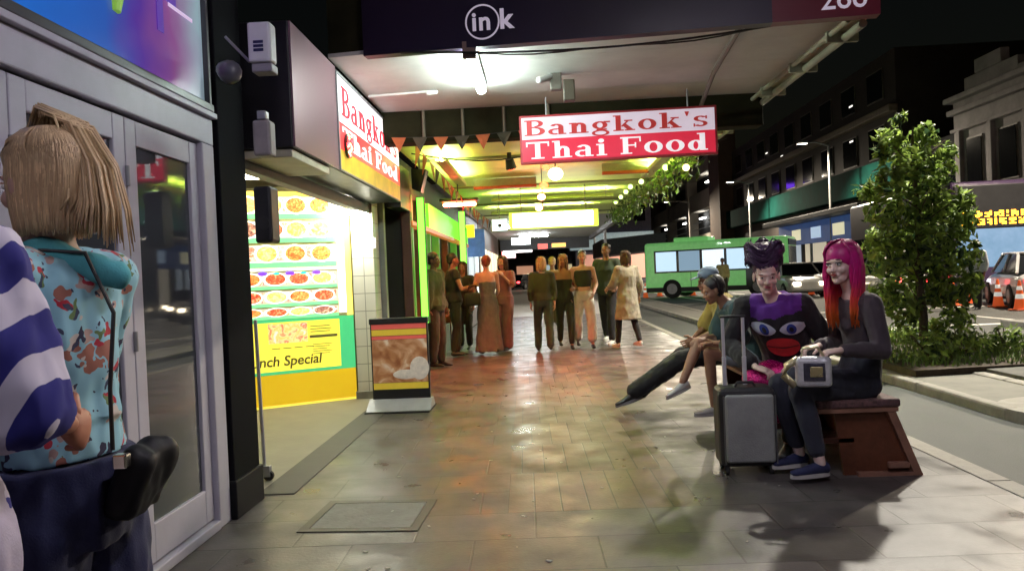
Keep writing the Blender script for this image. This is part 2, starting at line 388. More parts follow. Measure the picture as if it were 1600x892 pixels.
for y in (5.5, 6.3, 7.1, 8, 9, 10, 11.2, 12.4): g.box((2.17, y, 2.93), (2.4, y+.035, 3.01))
g.build('downpipe', mat('grey_green_pipe', (.3,.31,.22), .5, var=.25), t)
g = MB(); g.bbox((-1.75, 7.5, 2.73), (2.3, 7.72, 3.3), .01)
g.build('beam', BEAM, t)
g = MB()
for x in (-1.12,-.72,-.3,.15): MB().cyl((x,7.47,2.74),(x,7.47,3.04),.016).build('hanger_rod', mat('dull_rod', (.16,.14,.1), .5, metal=.5, var=.2), t)
g = MB(); g.tube([(1.5, 5.3, 3.03), (1.56, 6.4, 2.99), (1.62, 7.3, 2.86), (1.64, 7.5, 2.75)], .022); g.build('conduit', mat('brown_conduit', (.12,.1,.08), .5), t)
# conduits and sagging cables under the soffit
g = MB(); g.tube([(-1.5, 6.7, 3.02), (-.95, 6.68, 3.03)], .012); g.cap((-.95,6.68,3.02),(-.88,6.68,3.02),.022)
tag(g.build('conduit_pipe', WHITE, origin=(-1.5,6.7,3.02)), 'thin white conduit ending in a small fitting on the white soffit', 'conduit')
g = MB(); pts = []
for i in range(17):
    f = i/16; pts.append((-.95+3.1*f, 5.35, 2.985-.09*math.sin(math.pi*f*1.0)+.09*f))
g.tube(pts, .008, 6); pts2 = [(p[0], p[1]+.03, p[2]+.012*math.sin(i)) for i, p in enumerate(pts)]; g.tube(pts2, .006, 6)
tag(g.build('power_cable', BLACK, origin=(-.95,5.35,2.98)), 'black cable sagging along under the dark sign fascia', 'cable')
g = MB(); pts = [(-1.5+3.8*i/14, 8.9, 2.86-.13*abs(math.sin(math.pi*i/7))) for i in range(15)]
g.tube(pts, .009, 6); tag(g.build('string_cable', BLACK, origin=(-1.5,8.9,2.86)), 'dark cable looping across the lime-lit ceiling below the red sign', 'cable')
# --- sign fascia at the near end of the verandah
P0 = at(568, 88, 5.5); P1_ = at(1376, 22, 5.02)
ux = (P1_-P0).normalized(); wd = (P1_-P0).length; upv = Vector((0,0,1)); nrm = ux.cross(upv).normalized()   # towards camera
SM = frame(P0, ux, upv, nrm)
t = thing('fascia_sign', 'dark purple verandah-end sign reading ink with a red street-number panel', 'sign', P0)
MB().box((0,0,-.09), (wd*.81,.62,0), SM).build('purple_panel', mat('dark_purple_vinyl', (.014,.006,.026), .4, var=.12, vs=1.2), t)
MB().box((wd*.81,0,-.09), (wd,.62,.001), SM).build('red_panel', mat('crimson_vinyl', (.14,.006,.02), .4, var=.15, vs=1.2), t)
WL = mat('sign_white', (.62,.55,.62), .5, emit=.22, ecol=(.8,.7,.85), var=.05)
tm = text_mb('in', .19, .004, SM @ Matrix.Translation((.838, .118, .004)), offset=.004, spacing=1.1)
tm2 = text_mb('k', .2, .004, SM @ Matrix.Translation((1.045, .118, .004)), offset=.005)
merge(tm, tm2)
ring = MB(); n = 40; cx, cy = 0.92, .175
for i in range(n):
    a0, a1 = 2*math.pi*i/n, 2*math.pi*(i+1)/n
    ring.prism([(cx+.128*math.cos(a0), cy+.128*math.sin(a0), .001), (cx+.128*math.cos(a1), cy+.128*math.sin(a1), .001), (cx+.117*math.cos(a1), cy+.117*math.sin(a1), .001), (cx+.117*math.cos(a0), cy+.117*math.sin(a0), .001)], (0,0,.006), SM)
merge(tm, ring); tm.build('lettering', WL, t)
text_mb('266', .21, .004, SM @ Matrix.Translation((wd*.895, .055, .006)), offset=.0, spacing=.95).build('street_number', WL, t)
# --- verandah 2, further off, lime-lit
t = thing('lime_lit_verandah', 'verandah ceiling glowing lime green beyond the olive beam', 'verandah', (-1.7, 7.8, 2.98))
SOF2 = mat('lime_painted_soffit', (.78,.86,.28), .55, var=.12, vs=1.4, bump=.1, bs=6)  # lime glow of the lamps is put into the board colour
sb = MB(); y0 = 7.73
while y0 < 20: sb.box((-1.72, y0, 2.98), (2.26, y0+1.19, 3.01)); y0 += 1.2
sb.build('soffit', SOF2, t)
g = MB()
for y in (10.1, 13.3, 16.6, 19.6): MB().bbox((-1.7, y, 2.945), (2.26, y+.06, 2.979), .01).build('ceiling_batten', mat('grey_lime_batten', (.3,.32,.2), .6), t)
MB().bbox((2.262, 13.6, 2.9), (2.4, 20, 3.25), .02).build('fascia', mat('dull_green_fascia', (.12,.14,.08), .6), t)
MB().box((-1.7, 7.73, 3.02), (2.26, 20, 3.2)).build('roof', BEAM, t)
t = thing('far_verandah', 'grey verandah beyond the glowing light box', 'verandah', (-1.7, 20.3, 3.0))
MB().box((-1.8, 20.2, 3.0), (2.3, 34, 3.1)).build('soffit', mat('grey_soffit', (.35,.36,.36), .6), t)
MB().bbox((2.3, 20.2, 2.85), (2.45, 34, 3.3), .02).build('fascia', mat('mid_grey_fascia', (.18,.18,.2), .6), t)
MB().bbox((-1.8, 33.9, 2.5), (2.3, 34.1, 3.1), .02).build('end_panel', mat('dark_end', (.05,.05,.055), .6), t)
# vertical posts of the kerb-side
for i, (x, y, h, m_, lb) in enumerate([(2.42, 27, 3.0, GREYM, 'slim pale post at the kerb beyond the walking group')]):
    p = MB(); p.cyl((x,y,0),(x,y,h),.05); p.cyl((x,y,0),(x,y,.1),.09); tag(p.build('post', m_, origin=(x,y,0)), lb, 'post')
# red and grey blades mounted on the lime ceiling
for (x0, x1, y, lb) in ((-1.05,.0,12.3,'left long red-edged grey panel on the lime ceiling'), (1.0,1.7,11.2,'right short red-edged grey panel on the lime ceiling')):
    t = thing('ceiling_panel', lb, 'ceiling panel', (x0, y, 2.9), 0, 'red-edged panels on the lime ceiling')
    MB().bbox((x0,y,2.84),(x1,y+.04,2.965),.006).build('panel', mat('panel_grey', (.34,.36,.22), .6), t)
    MB().bbox((x0,y-.03,2.795),(x1,y+.06,2.84),.006).build('edge_trim', mat('panel_red', (.5,.08,.03), .5), t)
# bangkok sign
A = at(811, 182, 7.05); B = at(1115, 167, 7.0); Bl = at(1117, 236, 7.0); hgt = .435
ux = (B-A); ux.z = 0; wd2 = ux.length; ux.normalize(); nrm = ux.cross(upv)
O = at(820, 255, 7.03); O.x = A.x+.01; BM = frame(O, ux, upv, nrm)
t = thing('hanging_sign', "red and white sign reading Bangkok's Thai Food hanging under the verandah", 'sign', O)
MB().bbox((-.012,-.012,-.06), (wd2+.012, hgt+.012,-.001), .006, BM).build('sign_box', mat('sign_frame_red', (.4,.03,.04), .45, var=.1), t)
MB().box((.01,hgt/2,0), (wd2-.01,hgt-.01,.003), BM).build('white_band', mat('lit_white_band', (.62,.56,.64), .35, emit=.3, ecol=(.9,.72,.85), var=.08, vs=4), t)
MB().box((.01,.01,0), (wd2-.01,hgt/2,.003), BM).build('red_band', mat('lit_red_band', (.55,.02,.05), .35, emit=.3, ecol=(.9,.03,.07), var=.08, vs=4), t)
l1, w1 = serif_text("Bangkok's", BM @ Matrix.Translation((.035, hgt/2+.036, .004)), 1.0, .145)
l1, w1 = serif_text("Bangkok's", BM @ Matrix.Translation((.035, hgt/2+.036, .004)), (wd2-.08)/(w1/1.0), .145)
l1.build('red_lettering', mat('letter_red', (.5,.03,.04), .5, emit=.12, ecol=(.9,.08,.05), var=0), t)
l2, w2 = serif_text("Thai Food", BM @ Matrix.Translation((.045, .032, .004)), 1.0, .16)
l2, w2 = serif_text("Thai Food", BM @ Matrix.Translation((.045, .032, .004)), (wd2-.1)/w2, .16)
l2.build('white_lettering', mat('letter_white', (.7,.64,.66), .5, emit=.42, ecol=(.9,.82,.86), var=0), t)
for x in (.25, wd2-.25): MB().cyl(BM @ Vector((x, hgt, -.03)), BM @ Vector((x, hgt+.18, -.03)), .008).build('hanger', GREYM, t)
# fluorescent tube fitting
def tube_light(loc, L, rz, label, ecol, es, group, w_=.07):
    t = thing('tube_light', label, 'light fitting', loc, rz, group); W = WM[t.name]
    MB().bbox((-.045,-L/2,-.045), (.045,L/2,0), .006, W).build('housing', WHITE, t)
    d = MB(); d.cap((0,-L/2+.04,-.075), (0,L/2-.04,-.075), .03, .03, 12)
    o = MB(); o.loft([(W @ Vector((0,-L/2+.03,-.078)), .038,.03, W.to_3x3() @ Vector((1,0,0)), W.to_3x3() @ Vector((0,1,0))), (W @ Vector((0,L/2-.03,-.078)), .038,.03, W.to_3x3() @ Vector((1,0,0)), W.to_3x3() @ Vector((0,1,0)))], 14)
    o.build('diffuser', glow('glow_'+label[:12], ecol, es), t, smooth=False)
    MB().box((-.05,-L/2-.01,-.12),(.05,-L/2+.028,0.001),W).build('end_cap', mat('end_cap_tan', (.25,.16,.13), .6), t)
    return t
def added_cove_light(loc, L, rz, label, ecol, es):  # added uplights: the ceiling glows while the paving stays untinted
    """open-topped trough hung below the ceiling: it washes the ceiling, not the paving"""
    t = thing('cove_light', label, 'light fitting', loc, rz, 'upward trough lights under the lime ceiling'); W = WM[t.name]
    g = MB(); g.box((-.07,-L/2,-.17),(.07,L/2,-.16),W); g.box((-.07,-L/2,-.159),(-.062,L/2,-.11),W); g.box((.062,-L/2,-.159),(.07,L/2,-.11),W); g.build('trough', mat('trough_lime', (.5,.52,.25), .6), t)
    g = MB(); g.cyl(W @ Vector((0,-L/2+.03,-.135)), W @ Vector((0,L/2-.03,-.135)), .016); g.build('tube', glow('cove_'+label[:14], ecol, es), t)
    for y_ in (-L/2+.15, L/2-.15): MB().box((-.073,y_-.008,-.172),(-.0705,y_+.008,0),W).build('hanger', GREYM, t)
    return t
tube_light((-.45, 5.98, 3.05), 1.15, R(0), 'bare white tube light under the white soffit', (.82,1,.92), 85, 'tube lights under the verandahs')
tube_light((-.25, -1.6, 3.62), 1.3, R(0), 'violet-white tube light under the near verandah roof', (.92,.87,1), 74, 'tube lights under the verandahs')
tube_light((.9, 2.2, 3.62), 1.3, R(0), 'violet-white tube light above the paving near the kerb under the near verandah', (.92,.87,1), 16, 'tube lights under the verandahs')  # added overhead out of view to brighten the door frames
added_cove_light((.3, 8.0, 2.98), 2.6, R(90), 'lime trough light tucked behind the olive beam', (.8,1,.3), 150)
c = at(868, 272, 10.2); t = thing('globe_lamp', 'round lime-white globe lamp hanging below the bright patch of the lime ceiling', 'lamp', c)  # lamp added for the glow patch it throws on the ceiling
g = MB(); g.ell(c, (.1,.1,.085), None, 18, 12); g.build('globe', glow('globe_lime', (1,.88,.4), 26), t, smooth=True)
g = MB(); g.cyl(c+Vector((0,0,.08)), (c.x,c.y,2.98), .008); g.build('cord', BLACK, t)
added_cove_light((.1, 17.5, 2.98), 2.4, R(90), 'lime trough light far along the lime ceiling', (.8,1,.3), 280)
tube_light((-.6, 24, 3.0), 1.2, R(90), 'cold white tube light under the grey verandah', (.95,1,1), 130, 'tube lights under the verandahs')
tube_light((-.2, 30, 3.0), 1.2, R(90), 'cold white tube light at the far end of the grey verandah', (.9,1,1), 40, 'tube lights under the verandahs')
added_cove_light((-1.2, 10.6, 2.98), 2.6, 0, 'lime trough light along the shop side of the lime ceiling', (.68,1,.2), 150)
added_cove_light((1.75, 10.6, 2.98), 2.6, 0, 'lime trough light along the kerb side of the lime ceiling', (.85,1,.35), 150)
added_cove_light((.3, 14.6, 2.98), 2.4, R(90), 'lime trough light just behind the long glowing box', (.8,1,.3), 240)
# light box hanging across
c = at(865, 343, 13.8); hw = .83; hh = .155
t = thing('light_box', 'glowing blank yellow-white light box hanging across the footpath', 'light box', c)
MB().bbox((c.x-hw, c.y-.09, c.z-hh), (c.x+hw, c.y+.09, c.z+hh), .01).build('frame', mat('lime_frame', (.5,.6,.1), .5, emit=.8, ecol=(.75,1,.1), var=0), t)
MB().box((c.x-hw+.07, c.y-.1, c.z-hh+.025), (c.x+hw-.1, c.y-.091, c.z+hh-.025)).build('lit_face', glow('box_white', (1,1,.72), 9), t)
for x in (-.6,.6): MB().cyl((c.x+x,c.y,c.z+hh),(c.x+x,c.y,2.98),.01).build('hanger', GREYM, t)
c = at(781, 352, 15)
t = thing('square_sign', 'small white square light box left of the long glowing box', 'light box', c)
MB().bbox((c.x-.17,c.y-.05,c.z-.13),(c.x+.17,c.y+.05,c.z+.13),.01).build('frame', WHITE, t)
MB().box((c.x-.15,c.y-.056,c.z-.11),(c.x+.15,c.y-.051,c.z+.11)).build('lit_face', glow('blue_white', (.75,.95,1), 2.2), t)
MB().disc((c.x,c.y-.057,c.z-.01),.04,(0,-1,0),.004).build('emblem', BLACKP, t)
g = MB(); g.cyl((c.x,c.y,c.z+.13),(c.x,c.y,2.98),.01); g.build('hanger', GREYM, t)
for (px, py, Y, wx, wz, col, es, lb) in ((814,377,26,.35,.14,(.9,1,1),2.5,'small white lit sign under the far grey verandah'), (809,393,30,.6,.06,(1,.9,.88),3,'long thin white lit sign in the far distance'), (795,398,31,.3,.16,(1,.3,.3),3,'tiny pink-red lit sign in the far distance'), (873,383,28,.28,.09,(1,.5,.1),1.4,'orange lit shop strip in the far distance'), (848,385,28,.2,.11,(1,.12,.1),1.2,'red lit shop strip beside the orange strip')):
    c = at(px, py, Y)
    t = thing('distant_sign', lb, 'sign', c, 0, 'lit signs down the street')
    MB().bbox((c.x-wx,c.y-.05,c.z-wz),(c.x+wx,c.y+.05,c.z+wz),.01).build('case', GREYM, t)
    MB().box((c.x-wx+.02,c.y-.056,c.z-wz+.02),(c.x+wx-.02,c.y-.051,c.z+wz-.02)).build('lit_face', glow('dsg_'+lb[:14], col, es), t)
# red paper lantern string
t = thing('lantern_string', 'string of small red lanterns hanging down from the lime ceiling', 'lanterns', (.08, 11, 2.98))
g = MB(); g.cyl((.08,11,2.3),(.08,11,2.98),.006); g.build('cord', BLACK, t)
for i, (px, py, r) in enumerate(((853,262,.05),(850,290,.06),(846,308,.055),(842,325,.05))):
    c = at(px, py, 11); m_ = glow('lantern_red', (1,.06,.02), 8) if i < 2 else glow('lantern_hot', (1,.25,.1), 85)
    l_ = MB(); l_.ell(c, (r,r,r*.8)); l_.build('lantern', m_, t, smooth=True)
t = thing('red_spotlight', 'red-gelled spotlight on the lime ceiling over the red-lit paving', 'spotlight', (-.35, 9.9, 2.95))
g = MB(); g.cyl((-.35,9.9,2.98),(-.35,9.9,2.9),.03); g.build('mount', BLACK, t)
g = MB(); g.cyl((-.35,9.9,2.9),(-.33,9.96,2.78),.055,.075); g.build('housing', BLACK, t)
g = MB(); g.cyl((-.33,9.96,2.782),(-.329,9.963,2.776),.066); g.build('lens', glow('red_lens', (1,.1,.04), 12), t)
light('red_spot', 'SPOT', (-.32,10,2.76), 400, (1,.1,.035), .07, target=(-.05,10.2,0), spot=105)
# camera bracket on the soffit
t = thing('security_camera', 'small twin camera on a bracket below the white soffit', 'camera', (.42, 6.4, 3.05))
b_ = MB(); c = at(868, 120, 6.4); b_.cyl((c.x,6.4,3.05),(c.x,6.4,c.z),.03); b_.bbox((c.x-.05,6.36,c.z-.12),(c.x+.05,6.44,c.z+.05),.01); b_.build('bracket', mat('bracket_grey', (.14,.12,.1), .5), t)
b_ = MB(); b_.cap((c.x-.14,6.3,c.z-.05),(c.x-.03,6.4,c.z+.0),.03,.035); b_.build('camera_body', WHITE, t, smooth=True)
b_ = MB(); b_.bbox((c.x+.06,6.35,c.z-.22),(c.x+.16,6.45,c.z-.04),.01,None); b_.build('junction_box', mat('junction_dark', (.09,.07,.05), .5), t)
# bunting across the beam and along the shops
def bunting(name, label, P, Q, n, mats_, size=.17, sag=.1):
    P = Vector(P); Q = Vector(Q); t = thing(name, label, 'bunting', P, 0, 'strings of triangular flags')
    pts = [P.lerp(Q, i/(2*n)) - Vector((0,0,sag*math.sin(math.pi*i/(2*n)))) for i in range(2*n+1)]
    MB().tube(pts, .004, 5).build('cord', BLACK, t)
    dr = (Q-P).normalized(); side = dr.cross(Vector((0,0,1))).normalized()
    for i in range(n):
        a = pts[2*i]; b = pts[2*i+1]+(pts[2*i+2]-pts[2*i+1])*.4; tip = (a+b)/2 - Vector((0,0,size)) + side*random.uniform(-.05,.05)
        fl = MB(); mid = (a+b)/2+side*random.uniform(-.02,.02)-Vector((0,0,.06))
        for s_ in (0,):
            d = side*.003
            fl.add([a,b,tip,mid,a+d,b+d,tip+d,mid+d], [(0,1,3),(1,2,3),(2,0,3),(4,7,5),(5,7,6),(6,7,4),(0,4,5,1),(1,5,6,2),(2,6,4,0)])
        fl.build('flag', mats_[i % len(mats_)], t)
FR = mat('flag_rust', (.45,.12,.04), .8, var=.2); FK = mat('flag_dark', (.06,.05,.03), .8); FG = mat('flag_green', (.1,.2,.05), .8)
bunting('bunting', 'triangular flags strung from the left shop across to the red sign', (-1.45,7.44,2.78), (.05,7.44,2.8), 7, [FR,FK,FR,FK], .15, .03)
bunting('bunting', 'red triangular flags strung along the left shopfronts into the distance', (-1.3,8.0,2.8), (-1.0,17,2.55), 22, [FR,FR,FR,FK], .22, .1)
# ================================================================== left: white bifold doors
XD = -1.85
DM = mat('lilac_white_paint', (.5,.48,.55), .45, var=.1, vs=3, bump=.05, bs=15)
t = thing('bifold_doors', 'white-framed glazed folding doors of the nearest shopfront under the blue sign', 'shopfront', (XD, 3.3, 0))
f = MB()
f.bbox((XD-.09,1.2,2.13),(XD+.03,4.12,2.28),.008); f.bbox((XD-.09,3.98,0),(XD+.03,4.12,2.13),.008); f.bbox((XD-.09,1.2,0),(XD+.035,3.98,.05),.006)
f.bbox((XD-.12,1.2,2.28),(XD+.06,4.12,2.31),.004)
f.build('door_frame', DM, t)
def leaf(y0, y1):
    l = MB(); s_ = .09
    l.bbox((XD-.045,y0,.06),(XD,y0+s_,2.12),.006); l.bbox((XD-.045,y1-s_,.06),(XD,y1,2.12),.006)
    l.bbox((XD-.044,y0+s_,.06),(XD-.001,y1-s_,.24),.006); l.bbox((XD-.044,y0+s_,2.0),(XD-.001,y1-s_,2.12),.006)
    o = l.build('door_leaf', DM, t)
    MB().box((XD-.028,y0+s_-.005,.235),(XD-.018,y1-s_+.005,2.005)).build('glass', DOORG, o)
DOORG = mat('door_glass', (.06,.065,.075), .03, spec=.9, trans=.0, var=0)
for y0 in (1.21,1.875,2.54,3.27): leaf(y0, y0+ (.66 if y0<2.5 else (.725 if y0<3 else .705)))
g = MB(); 
for y in (1.87,2.535,3.265):
    for z in (.35,1.1,1.85): g.cyl((XD+.006,y,z-.045),(XD+.006,y,z+.045),.01)
g.build('hinge', GREYM, t)
# shop behind the glass
tag(MB().box((-4.4,-3,0),(XD-.1,1.2,3.6)).build('wall', DARK, origin=(-3,0,0)), 'dark shop wall left of the white folding doors beside the camera', 'wall')
# blue light sign over the doors
t = thing('blue_sign', 'blue and violet picture sign over the white folding doors', 'sign', (XD, 3, 2.34))
def blue_mat():
    m = bpy.data.materials.new('blue_sign_print'); m.use_nodes = True; n = m.node_tree; b = n.nodes["Principled BSDF"]; L = n.links.new
    tc = n.nodes.new("ShaderNodeTexCoord"); sx = n.nodes.new("ShaderNodeSeparateXYZ"); L(tc.outputs["Object"], sx.inputs[0])
    ns = n.nodes.new("ShaderNodeTexNoise"); ns.inputs["Scale"].default_value = 3; L(tc.outputs["Object"], ns.inputs[0])
    ad = n.nodes.new("ShaderNodeMath"); ad.operation = 'MULTIPLY_ADD'; L(ns.outputs[0], ad.inputs[0]); ad.inputs[1].default_value = .35; L(sx.outputs[1], ad.inputs[2])
    mr = n.nodes.new("ShaderNodeMapRange"); mr.inputs[1].default_value = -.6; mr.inputs[2].default_value = 1.3; L(ad.outputs[0], mr.inputs[0])
    r = n.nodes.new("ShaderNodeValToRGB"); e = r.color_ramp.elements; e[0].color = (.02,.16,.6,1); e[1].color = (.35,.5,.55,1); e[0].position = .2
    for p_, c_ in ((.5,(.03,.12,.5,1)),(.66,(.12,.05,.38,1)),(.8,(.3,.1,.3,1))):
        q = e.new(p_); q.color = c_
    L(mr.outputs[0], r.inputs[0]); L(r.outputs[0], b.inputs["Base Color"]); L(r.outputs[0], b.inputs["Emission Color"]); b.inputs["Emission Strength"].default_value = .28; b.inputs["Roughness"].default_value = .15
    return m
MB().box((XD-.1,1.2,2.34),(XD+.0,4.1,3.4)).build('printed_panel', blue_mat(), t)
g = MB(); g.bbox((XD-.1,1.2,2.315),(XD+.05,4.11,2.36),.006); g.bbox((XD-.1,4.1,2.36),(XD+.03,4.13,3.4),.004); g.build('sign_frame', mat('dark_grey_trim', (.05,.045,.055), .4, var=.1), t)
g = MB(); x = XD+.004     # a green and orange chilli-like motif
g.tube([(x,3.12,2.98),(x,3.16,2.88),(x,3.22,2.78),(x,3.25,2.66),(x,3.24,2.58)], [.02,.035,.04,.035,.022], 10)
g.build('green_motif', mat('motif_green', (.25,.5,.06), .4, emit=.25, ecol=(.3,.6,.05), var=0), t)
g = MB(); g.tube([(x,3.30,3.1),(x,3.27,2.95),(x,3.22,2.82)], [.07,.05,.015], 10); g.build('orange_motif', mat('motif_orange', (.8,.3,.05), .4, emit=.3, ecol=(.9,.35,.05), var=0), t)
g = MB(); g.tube([(x,3.42,3.1),(x,3.46,2.98),(x,3.45,2.9)], [.04,.03,.015], 10); g.build('leaf_motif', mat('motif_leaf', (.1,.28,.08), .4, emit=.2, ecol=(.1,.3,.08), var=0), t)
for z_ in (2.78, 2.93):
    MB().box((x,3.72,z_),(x+.003,3.98,z_+.02)).build('pale_bar', mat('motif_pale', (.75,.6,.8), .4, emit=.3, ecol=(.8,.6,.9), var=0), t)
g = MB()
for (a,b,c,d) in ((3.6,2.95,3.68,3.35),(3.68,3.2,3.84,3.27),(3.86,2.95,3.94,3.35),(3.6,2.62,3.66,2.88),(3.66,2.8,3.8,2.86)): g.box((x-.001,a,b),(x+.004,c,d))
g.build('violet_lettering', mat('motif_violet', (.1,.03,.35), .4, emit=.25, ecol=(.16,.05,.5), var=0), t)
# ================================================================== black pillar and what is fixed on it
t = thing('black_pillar', 'black painted pillar between the white doors and the food menu', 'pillar', (-1.8, 4.4, 0))
p = MB(); p.bbox((-2.05,4.14,0),(-1.80,4.52,3.6),.01); p.build('shaft', mat('pillar_black', (.006,.006,.008), .9, var=.3, spec=.08), t)
p = MB(); p.bbox((-2.07,4.125,0),(-1.785,4.535,.22),.008); p.build('plinth', mat('black_tile', (.012,.012,.014), .6, var=.3, vs=9, spec=.15), t)
p = MB(); p.cyl((-1.9,4.125,.3),(-1.9,4.125,2.9),.012); p.build('conduit', mat('black_conduit', (.03,.03,.035), .4), t)
def fitting(name, label, cat, px, py, Y, w_, h_, d_, m, bev=.015):
    c = at(px, py, Y); t = thing(name, label, cat, c); M = WM[t.name]; g = MB(); g.bbox((-w_/2,0,-h_/2),(w_/2,d_,h_/2),bev,M); return t, M, g
t, M, g = fitting('alarm_box', 'white alarm box with a small dark emblem high on the black pillar', 'alarm box', 404, 65, 4.0, .13, .22, .1, None)
g.build('case', WHITE, t); g = MB(); 
for i in range(3): g.box((-.03,-.004,-.01-.022*i),(.025,-.001,.005-.022*i),M)
g.build('emblem', mat('emblem_navy', (.02,.02,.08), .5), t)
g = MB(); g.bbox((-.055,.02,-.16),(.06,.12,-.112),.008,M); g.build('base', mat('grey_base', (.3,.28,.3), .5), t)
c = at(365, 78, 4.05)
t = thing('floodlight', 'small unlit floodlight on an angled arm on the black pillar', 'floodlight', c)
g = MB(); g.cyl(at(352,58,4.05), at(390,97,4.05), .008); g.build('arm', GREYM, t)
g = MB(); q = at(352,110,4.03); g.cap(q, q+Vector((.05,-.06,-.03)), .05, .065); g.build('lamp_head', mat('dull_lamp', (.1,.1,.12), .35, var=.2), t, smooth=True)
t, M, g = fitting('grey_cabinet', 'small grey electrical box on the pillar edge under the alarm box', 'electrical box', 408, 215, 4.05, .1, .2, .1, None)
g.build('case', mat('warm_grey_case', (.3,.27,.26), .5), t); g = MB(); g.bbox((-.02,0,.1),(.03,.06,.15),.006,M); g.build('cable_gland', GREYM, t)
t, M, g = fitting('wall_speaker', 'black rectangular speaker fixed at the edge of the pillar beside the menu', 'speaker', 410, 335, 4.1, .1, .32, .14, None)
g.build('case', BLACK, t); g = MB(); g.disc((0,-.001,-.05),.038,(0,-1,0),.004); g2 = MB(); g2.add([M@v for v in g.v], g.f); g2.build('cone', mat('speaker_cone', (.03,.03,.03), .8), t)
# folded display stand leg with castor at the pillar
t = thing('display_stand', 'slim pale pole on a castor standing beside the black pillar', 'stand', (-1.72, 4.95, 0))
a = at(404,560,4.95); b = at(412,700,4.95); g = MB(); g.cyl((b.x,4.95,.1),(a.x-.01,4.95,1.1),.012); g.build('pole', mat('pale_pole', (.5,.48,.5), .4, metal=.3), t)
g = MB(); g.cyl((b.x+.03,4.93,.035),(b.x+.03,4.955,.035),.034,None,16); g.build('castor_wheel', RUBBER, t)
g = MB(); g.bbox((b.x-.01,4.92,.03),(b.x+.045,4.965,.105),.004); g.build('castor_fork', GREYM, t)
# ================================================================== takeaway fascia sign (box along the footpath)
XF = -1.55
t = thing('takeaway_sign', "steel box sign over the takeaway entry with its long lit panel reading Bangkok's Thai Food", 'sign', (XF, 6.5, 2.2))
b_ = MB(); b_.bbox((-2.0,4.72,2.22),(XF-.012,8.35,3.04),.01); b_.build('box', BLACKP, t)
b_ = MB(); b_.box((XF-.012,4.73,2.225),(XF,5.78,3.035)); b_.build('steel_panel', mat('pinkish_steel', (.26,.15,.18), .38, metal=.35, var=.1, vs=2), t)
b_ = MB(); b_.box((XF-.006,5.8,2.62),(XF+.004,8.3,2.985)); b_.build('white_band', glow('fascia_white', (1,.93,.95), .8), t)
b_ = MB(); b_.box((XF-.006,5.8,2.4),(XF+.004,8.3,2.617)); b_.build('red_band', mat('fascia_red', (.6,.03,.03), .4, emit=1.3, ecol=(1,.04,.04), var=.1), t)
b_ = MB(); b_.box((XF-.006,5.8,2.235),(XF+.004,8.3,2.397)); b_.build('yellow_band', mat('fascia_yellow', (.55,.4,.03), .4, emit=.2, ecol=(1,.6,.08), var=.35, vs=4), t)
b_ = MB(); b_.bbox((XF-.004,5.775,2.22),(XF+.012,5.8,3.0),.003); b_.bbox((XF-.004,5.8,2.988),(XF+.012,8.3,3.01),.003); b_.bbox((XF-.004,5.8,2.22),(XF+.012,8.3,2.234),.003); b_.build('trim', GREYM, t)
FM = frame(Vector((XF+.006, 5.9, 2.0)), Vector((0,1,0)), Vector((0,0,1)), Vector((1,0,0)))
l, w_ = serif_text("Bangkok's", FM @ Matrix.Translation((0, .7, 0)), 1, .22); l, w_ = serif_text("Bangkok's", FM @ Matrix.Translation((0, .68, 0)), 2.3/w_, .24); l.build('red_lettering', mat('fascia_letter_red', (.6,.02,.03), .5, emit=.6, ecol=(1,.05,.08), var=0), t)
l, w_ = serif_text("Thai Food", FM @ Matrix.Translation((0, .43, 0)), 1, .16); l, w_ = serif_text("Thai Food", FM @ Matrix.Translation((0, .43, 0)), 2.3/w_, .16); l.build('white_lettering', glow('fascia_letter_white', (1,.8,.8), .8), t)
b_ = MB(); b_.bbox((-2.0,4.75,2.16),(XF-.03,5.6,2.215),.006); b_.build('soffit_strip', mat('cream_strip', (.5,.47,.35), .5), t)
t = thing('open_sign', 'round red and green LED sign glowing on the near end of the takeaway sign', 'LED sign', at(552,228,5.9))
c = at(553,228,6.0); c.x = XF+.01; g = MB(); g.cyl((XF+.012,c.y,c.z),(XF+.035,c.y,c.z),.1,.1,24); g.build('backing', BLACKP, t)
gr = MB(); gg = MB()
for i in range(60):
    a = random.uniform(0,6.28); r_ = .09*math.sqrt(random.random()); y_ = c.y+r_*math.cos(a); z_ = c.z+r_*math.sin(a)
    (gg if (random.random() < .25) else gr).cyl((XF+.035,y_,z_),(XF+.04,y_,z_),.0075,None,8)
gr.build('red_diodes', glow('diode_red', (1,.03,.04), 9), t); gg.build('green_diodes', glow('diode_green', (.05,1,.4), 4), t)
# recessed takeaway: walls, ceiling, menu
t = thing('takeaway_shop', 'recessed takeaway entry with pale ceiling behind the steel box sign', 'shop', (-3, 6.5, 0))
MB().box((-4.5,4.63,2.5),(-2.01,8.6,2.6)).build('ceiling', mat('entry_ceiling', (.5,.45,.33), .6, var=.15), t)
MB().box((-4.6,4.3,0),(-4.5,8.7,2.6)).build('side_wall', mat('entry_wall', (.5,.45,.3), .6), t)
MB().box((-4.5,4.45,0),(-2.06,4.6,2.5)).build('near_wall', mat('entry_wall2', (.3,.28,.22), .6), t)
MB().box((-4.5,8.62,0),(-1.9,8.8,3.0)).build('back_wall', mat('entry_wall3', (.55,.5,.25), .6), t)
g = MB(); g.tube([(-2.05,5.2,2.47),(-1.98,5.6,2.4),(-2.02,6.2,2.46)], .008, 6); g.build('loose_wire', BLACK, t)
g = MB(); g.bbox((-2.0,4.74,2.1),(-1.9,8.3,2.2),.006); g.build('beam', mat('dark_lintel', (.05,.03,.025), .5), t)
